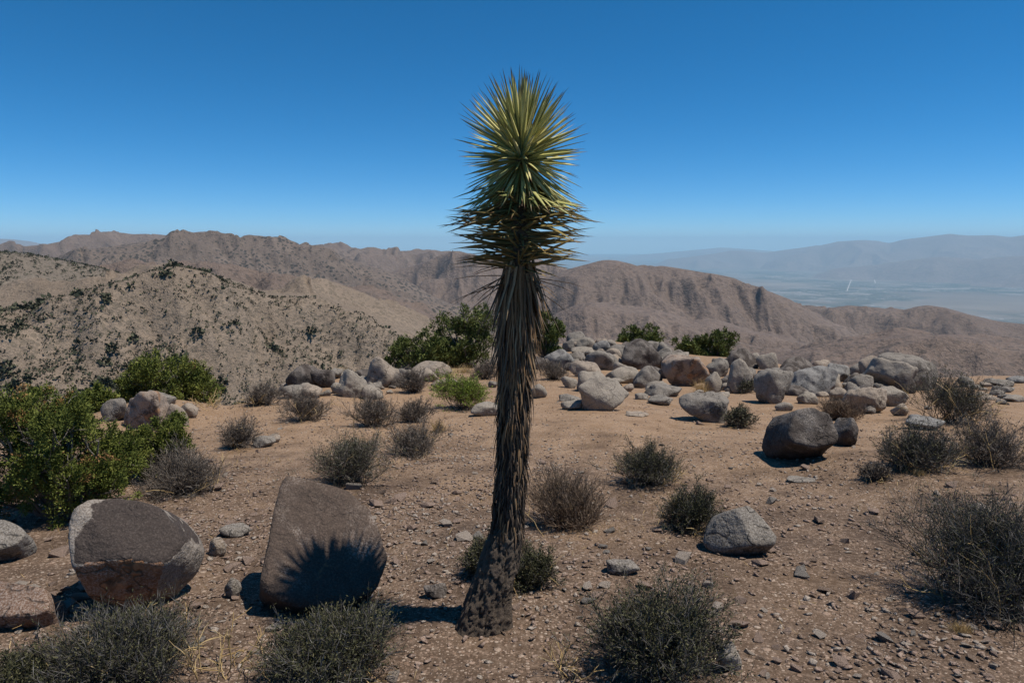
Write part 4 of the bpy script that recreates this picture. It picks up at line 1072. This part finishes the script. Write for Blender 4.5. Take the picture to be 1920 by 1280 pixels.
juniper(1022, 678, 92, 100, 'crest juniper half hidden behind the right of the trunk', 507, 20.5, 28, 11000, 0.08, 'juniper_far', shape=[(-0.5, 1.0), (0.0, 0.95), (0.5, 0.6)])
juniper(1198, 655, 92, 50, 'small juniper peeping over the big dark crest boulder', 508, 29.0, 22, 7000, 0.105, 'juniper_far')
juniper(1290, 680, 80, 54, 'low juniper behind the rust topped boulder', 509, 26.0, 34, 9000, 0.085, 'juniper_far')
juniper(1338, 690, 84, 84, 'pointed juniper behind the tall pale boulder', 510, 26.0, 38, 11000, 0.085, 'juniper_far', shape=[(-0.5, 0.6), (0.0, 0.85), (0.2, 0.92), (0.5, 0.7)])

# ------------------------------------------------------------------ shrubs dotted over the near hill
M['hill_shrub'] = plant_mat('hillside_shrub', [(0.0, (0.030, 0.034, 0.022)), (0.5, (0.055, 0.060, 0.036)), (1.0, (0.10, 0.10, 0.06))])
def clump(seed, n=46):
    r = np.random.default_rng(seed); u = norm(r.normal(0, 1, (n, 3))); u[:, 2] = np.abs(u[:, 2])
    c = u * r.uniform(0.55, 1.0, (n, 1)) * [0.5, 0.5, 0.62] - [0, 0, 0.05]
    return chips(c - u * 0.16, norm(u + r.normal(0, 0.7, u.shape)), r.uniform(0.25, 0.42, n), 0.24, r)
clumps = []
for s in range(6):
    v, f = clump(40 + s); o = build('hillside_shrub', v, f, M['hill_shrub'], attrs={'tone': np.repeat(np.random.default_rng(s).uniform(0, 1, 46), 4)})
    clumps.append(o.data); bpy.data.objects.remove(o)
def field_z(name, a, q):
    azs, rs, z = FIELDS[name]
    i = np.clip(np.searchsorted(rs, q) - 1, 0, len(rs) - 2); j = np.clip(((a - azs[0]) / (azs[1] - azs[0])).astype(int), 0, len(azs) - 2)
    fi = (q - rs[i]) / (rs[i + 1] - rs[i]); fj = (a - azs[j]) / (azs[1] - azs[0])
    return (z[i, j] * (1 - fj) + z[i, j + 1] * fj) * (1 - fi) + (z[i + 1, j] * (1 - fj) + z[i + 1, j + 1] * fj) * fi
def spots(name, n, lo_px, hi_px, r0, r1, seed, thr):
    r = np.random.default_rng(seed)
    a = r.uniform(az_el(lo_px, 550)[0], az_el(hi_px, 550)[0], n); q = np.sqrt(r.uniform(r0 * r0, r1 * r1, n))
    x, y = q * np.sin(a), q * np.cos(a)
    k = 0.7 * fbm2(x / 40, y / 40, 3, seed) + r.normal(0, 0.6, n) > thr
    a, q, x, y = a[k], q[k], x[k], y[k]
    return np.stack([x, y, field_z(name, a, q)], 1)
P = spots('hill_near', 1500, -40, 880, 150, 352, 5, 0.0)
r = np.random.default_rng(9)
size = 1.5 + 4.0 * r.uniform(0, 1, len(P))**2.2
order = np.argsort(-size / np.hypot(P[:, 0], P[:, 1]))
for i in order[:260]:
    o = link('hillside_shrub', clumps[i % 6]); o.location = P[i]
    s = size[i]; o.scale = (s * 1.15, s * 1.15, s); o.rotation_euler = (0, 0, r.uniform(0, 6.28))
    tag(o, 'dark shrub dotted on the tan hillside across the ravine', 'shrub', 'shrubs on the near hillside')
def dots(name, P, sz, label, seed, nq=5):
    r = np.random.default_rng(seed); n = len(P)
    u = norm(r.normal(0, 1, (n, nq, 3))); u[..., 2] = np.abs(u[..., 2])
    c = P[:, None] + u * sz[:, None, None] * 0.32
    v, f = chips(c.reshape(-1, 3), norm(u + r.normal(0, 0.6, u.shape)).reshape(-1, 3), np.repeat(sz * 0.6, nq), np.repeat(sz * 0.42, nq), r)
    tag(build(name, v, f, M['hill_shrub'], attrs={'tone': np.repeat(np.repeat(r.uniform(0, 1, n), nq), 4)}), label, 'shrubs', kind='stuff')
rest = order[260:]
P2 = spots('hill_near', 15000, -40, 880, 110, 356, 15, -0.45)
dots('hillside_scrub', np.concatenate([P[rest], P2]), np.concatenate([size[rest], 0.6 + 1.5 * r.uniform(0, 1, len(P2))**1.5]), 'fine dark scrub covering the tan hillside across the ravine', 3)
P3 = spots('hill_left', 7000, -40, 330, 420, 800, 25, -0.2)
dots('hillside_scrub', P3, r.uniform(0.8, 3.2, len(P3)), 'dark scrub covering the farther left hillside', 4)

# ------------------------------------------------------------------ the young joshua tree
TR = 2.86
tree = empty('joshua_tree', (-0.05, 2.75, float(ground(-0.05, 2.75))))
tag(tree, 'single young joshua tree with spiky green crown and shaggy dead leaf skirt', 'joshua tree')
T0 = np.array(tree.location)
AXZ = np.array([-0.10, 0.10, 0.22, 0.38, 0.60, 0.90, 1.20, 1.50, 1.80, 2.10])
AXX = np.array([-0.150, -0.098, -0.062, -0.026, -0.008, 0.004, 0.012, 0.028, 0.036, 0.040])
AXY = np.array([2.72, 2.75, 2.77, 2.79, 2.80, 2.80, 2.80, 2.80, 2.80, 2.80])
def axis(z):
    z = np.asarray(z, float)
    return np.stack([np.interp(z, AXZ, AXX), np.interp(z, AXZ, AXY), z], -1)
TRZ = np.array([-0.10, 0.0, 0.08, 0.20, 0.36, 0.42, 0.7, 1.1, 1.4, 1.6, 1.9, 2.03])
TRR = np.array([0.112, 0.098, 0.090, 0.081, 0.066, 0.050, 0.046, 0.043, 0.040, 0.038, 0.034, 0.012])
def trad(z): return np.interp(z, TRZ, TRR)
zz = np.concatenate([np.linspace(-0.10, 0.45, 130), np.linspace(0.46, 2.03, 30)]); tt = np.linspace(0, 2 * math.pi, 121)
TT, ZZ = np.meshgrid(tt, zz)
cx = np.stack([np.cos(TT).ravel() * 2.6, np.sin(TT).ravel() * 2.6, ZZ.ravel() * 19], 1)
bark = np.abs(vn3(cx * [2.2, 2.2, 0.9] + 0.6 * vn3(cx * 1.3, 4)[:, None], 3)); bark = 1 - np.minimum(bark * 4.5, 1)      # cracks = 1
plates = h3(np.floor(cx[:, 0] * 1.8 + vn3(cx, 8)), np.floor(cx[:, 1] * 1.8), np.floor(cx[:, 2] * 0.8 + vn3(cx, 9)), 2)
disp = (0.006 * fbm3(cx * 0.6, 3, 5) + 0.004 * fbm3(cx * 2.5, 2, 25) - 0.013 * bark**2 + 0.011 * plates).reshape(TT.shape) * sstep(0.46, 0.38, ZZ)
disp = disp + 0.030 * np.maximum(0, np.cos(TT * 3 + 0.9)) * sstep(0.14, -0.06, ZZ)
ax = axis(ZZ.ravel()).reshape(*ZZ.shape, 3)
rad = trad(ZZ) + disp
V = np.stack([ax[..., 0] + rad * np.cos(TT), ax[..., 1] + rad * np.sin(TT), ax[..., 2]], -1) - T0
M['bark'] = plant_mat('joshua_bark', [(0.0, (0.155, 0.118, 0.088)), (0.5, (0.105, 0.082, 0.063)), (1.0, (0.035, 0.028, 0.022))], rough=0.9)
nb = N(M['bark'].node_tree); bb = M['bark'].node_tree.nodes['Principled BSDF']
pb = nb.bump(nb.noise((110, 110, 40), 6, 0.75), 1.0, 0.018, bb)
build('trunk', V, grid_faces(*TT.shape), M['bark'], tree, smooth=True, attrs={'tone': np.clip(bark**2 * 0.45 + 0.40 * (1 - plates) + 0.12 * fbm3(cx * 3.0, 2, 15), 0, 1)})

def blade(L, Wd, bend, tone, seg=6, thick=0.22):
    """stiff dagger leaf along +X, diamond section"""
    t = np.linspace(0, 1, seg + 1)
    w = Wd * np.interp(t, [0, 0.08, 0.35, 0.75, 1.0], [1.25, 0.95, 1.0, 0.6, 0.03]) * 0.5
    x = t * L; z = bend * L * t * t
    ring = np.stack([np.stack([x, w, z + w * 0.35], 1), np.stack([x, w * 0, z - w * thick * 1.6], 1), np.stack([x, -w, z + w * 0.35], 1), np.stack([x, w * 0, z + w * 0.02], 1)], 1)
    v = ring.reshape(-1, 3); k = 4
    b = (np.arange(seg) * k)[:, None]; s = np.arange(k)[None]; s2 = (s + 1) % k
    f = np.stack([b + s, b + s2, b + k + s2, b + k + s], -1).reshape(-1, 4)
    return v, f, np.full(len(v), tone), np.repeat(t, k)
M['green_leaf'] = leaf_mat('joshua_leaf', [(0.0, (0.15, 0.17, 0.055)), (0.35, (0.32, 0.32, 0.105)), (0.7, (0.50, 0.47, 0.175)), (1.0, (0.62, 0.55, 0.27))], (0.13, 0.065, 0.035))
M['old_leaf'] = leaf_mat('ageing_joshua_leaf', [(0.0, (0.12, 0.095, 0.036)), (0.5, (0.24, 0.19, 0.070)), (1.0, (0.36, 0.25, 0.10))], (0.11, 0.05, 0.03))
M['dead_leaf'] = plant_mat('dead_joshua_leaf', [(0.0, (0.030, 0.024, 0.020)), (0.3, (0.088, 0.070, 0.058)), (0.55, (0.160, 0.115, 0.080)), (0.8, (0.26, 0.155, 0.076)), (1.0, (0.38, 0.28, 0.17))], rough=0.85, fine=90)

def orient(a, el, roll):
    """3x3 whose +X column points along azimuth a and elevation el"""
    x = np.array([math.cos(a) * math.cos(el), math.sin(a) * math.cos(el), math.sin(el)])
    y = np.array([-math.sin(a), math.cos(a), 0.0]); z = np.cross(x, y)
    c, s = math.cos(roll), math.sin(roll)
    return np.stack([x, y * c + z * s, -y * s + z * c], 1)

from mathutils import Matrix
def make_leaves(specs, part, stuff, variants, mats_, keep_n, rank):
    """specs: list of (pos, a, el, roll, length, tonebin). The largest in view are parts, the rest one mesh."""
    order = sorted(range(len(specs)), key=lambda i: -rank[i])
    solo = set(order[:keep_n]); bag = []; bag_al = []; cache = {}
    for i, (pos, a, el, roll, L, tb, mk) in enumerate(specs):
        Rm = orient(a, el, roll)
        if i in solo:
            key = (tb, mk)
            if key not in cache:
                v, f, t, al = variants[tb]
                o = build(part, v, f, M[mk], tree, attrs={'tone': t, 'along': al}); cache[key] = o.data
            else:
                o = link(part, cache[key], tree)
            m4 = Matrix.Identity(4)
            for q in range(3):
                for k in range(3): m4[q][k] = Rm[q, k] * (L if k == 0 else (0.55 + 0.45 * L / 0.25))
                m4[q][3] = pos[q] - T0[q]
            if k: o.matrix_local = m4
        else:
            v, f, t, al = variants[tb]
            bag.append(((v * [L, (0.55 + 0.45 * L / 0.25), (0.55 + 0.45 * L / 0.25)]) @ Rm.T + pos - T0, f, t)); bag_al.append((al, mk))
    for mk in sorted({m for _, m in bag_al}):
        sel = [b for b, (_, m) in zip(bag, bag_al) if m == mk]; al = np.concatenate([a_ for a_, m in bag_al if m == mk])
        v, f, t = join(sel)
        o = build(stuff, v, f, M[mk], tree, attrs={'tone': t, 'along': al}); o['kind'] = 'stuff'

r = np.random.default_rng(2024)
# variants are unit length (scaled by L along X); widths in metres
GV = [blade(1.0, 0.0150, b, t) for t in np.linspace(0.05, 0.98, 9) for b in (0.0,)]
for q in range(len(GV)):
    v, f, t, al = GV[q]; v = v.copy(); v[:, 2] += (0.010 if q % 2 else -0.014) * al**2; GV[q] = (v, f, t, al)
green = []; GA = math.pi * (3 - 5**0.5)
for i in range(400):                                 # the round head
    u = i / 399
    el = R(88 - 150 * u**0.95) + r.normal(0, 0.11)
    z = 1.998 - 0.110 * u + r.normal(0, 0.008)
    a = i * GA + r.normal(0, 0.1)
    L = (0.275 - 0.040 * sstep(0.28, 0.60, u)) * r.uniform(0.86, 1.06)
    p = axis(z) + np.array([math.cos(a), math.sin(a), 0]) * 0.022 * min(1, u * 3)
    green.append((p, a, el, r.normal(0, 0.5), L, int(np.clip(r.normal(4.6, 2.0), 0, 8)), 'green_leaf'))
for i in range(330):                                 # the wider old whorls below it
    u = i / 329
    z = 1.89 - 0.395 * u
    el = R(np.interp(u, [0, 0.25, 0.5, 0.75, 1.0], [-34, -16, -2, 4, 6])) + r.normal(0, 0.11)
    a = i * GA + 1.0 + r.normal(0, 0.12)
    L = np.interp(u, [0, 0.3, 0.45, 0.6, 0.8, 1.0], [0.25, 0.29, 0.315, 0.27, 0.265, 0.235]) * r.uniform(0.78, 1.05)
    p = axis(z) + np.array([math.cos(a), math.sin(a), 0]) * 0.033
    green.append((p, a, el, r.normal(0, 0.5), L, int(np.clip(r.normal(3.8 if u < .3 else 3.2, 1.9), 0, 8)), 'green_leaf' if u < 0.28 else 'old_leaf'))
make_leaves(green, 'leaf', 'inner_leaves', GV, None, 300, [-(g[0][1] + math.sin(g[1]) * g[4]) + r.uniform(0, 0.35) for g in green])

DV = []
for t in np.linspace(0.04, 0.98, 9):
    v, f, tn, al = blade(1.0, 0.0115, 0.0, t, 3, 0.15); v = v.copy(); v[:, 1] += 0.006 * np.sin(al * 5 + t * 20); v[:, 2] += 0.012 * np.sin(al * 3 + t * 9); DV.append((v, f, tn, al))
dead = []
for i in range(1900):
    u = (i / 1899)                                   # 0 top .. 1 bottom
    z = 1.545 - 1.17 * u**0.92
    a = i * GA + r.normal(0, 0.2)
    L = np.interp(u, [0, 0.2, 0.5, 1.0], [0.29, 0.23, 0.145, 0.105]) * r.uniform(0.55, 1.15)
    out = np.interp(u, [0, 0.06, 0.2, 0.5, 1], [12, 9, 6, 5, 4.5]) + abs(r.normal(0, np.interp(u, [0, 0.1, 0.3, 1], [10, 6, 4.5, 4])))
    el = R(-90 + out)
    p = axis(z) + np.array([math.cos(a), math.sin(a), 0]) * (trad(z) + r.uniform(-0.004, 0.012))
    tone = np.interp(u, [0, 0.12, 0.35, 0.6, 1.0], [6.8, 6.0, 4.6, 3.0, 2.4]) + r.normal(0, 2.2)
    dead.append((p, a, el, math.pi / 2 * 0 + r.normal(0, 0.35), L, int(np.clip(tone, 0, 8)), 'dead_leaf'))
for i in range(16):                                  # a few strays that stand off the skirt
    a = r.uniform(0, 6.28) if i > 7 else r.uniform(2.4, 3.6); z = r.uniform(1.38, 1.53)
    p = axis(z) + np.array([math.cos(a), math.sin(a), 0]) * 0.05
    dead.append((p, a, R(r.uniform(-48, -2)), 0.0, r.uniform(0.20, 0.28), 5, 'dead_leaf'))
make_leaves(dead, 'dead_leaf', 'dead_leaf_thatch', DV, None, 300, [-(math.sin(d[1])) + d[4] * 2 + r.uniform(0, 0.5) + (d[0][2] - 0.4) * 0.7 for d in dead])

# ------------------------------------------------------------------ haze
bm = bmesh.new(); bmesh.ops.create_cube(bm, size=1.0)
me = bpy.data.meshes.new('haze'); bm.to_mesh(me); bm.free()
hz = link('haze', me); hz.scale = (184000, 99000, 1509 + 760); hz.location = (0, 99000 / 2 - 2500, (760 - 1509) / 2)
hm = bpy.data.materials.new('haze'); hm.use_nodes = True; hn = hm.node_tree; hn.nodes.clear()
ho = hn.nodes.new('ShaderNodeOutputMaterial'); hp = hn.nodes.new('ShaderNodeVolumePrincipled')
hp.inputs['Color'].default_value = (0.50, 0.79, 1.0, 1); hp.inputs['Density'].default_value = 2.3e-5; hp.inputs['Anisotropy'].default_value = 0.0
hn.links.new(hp.outputs[0], ho.inputs['Volume'])
me.materials.append(hm); tag(hz, 'thin blue desert haze over the valley', 'haze', kind='stuff')
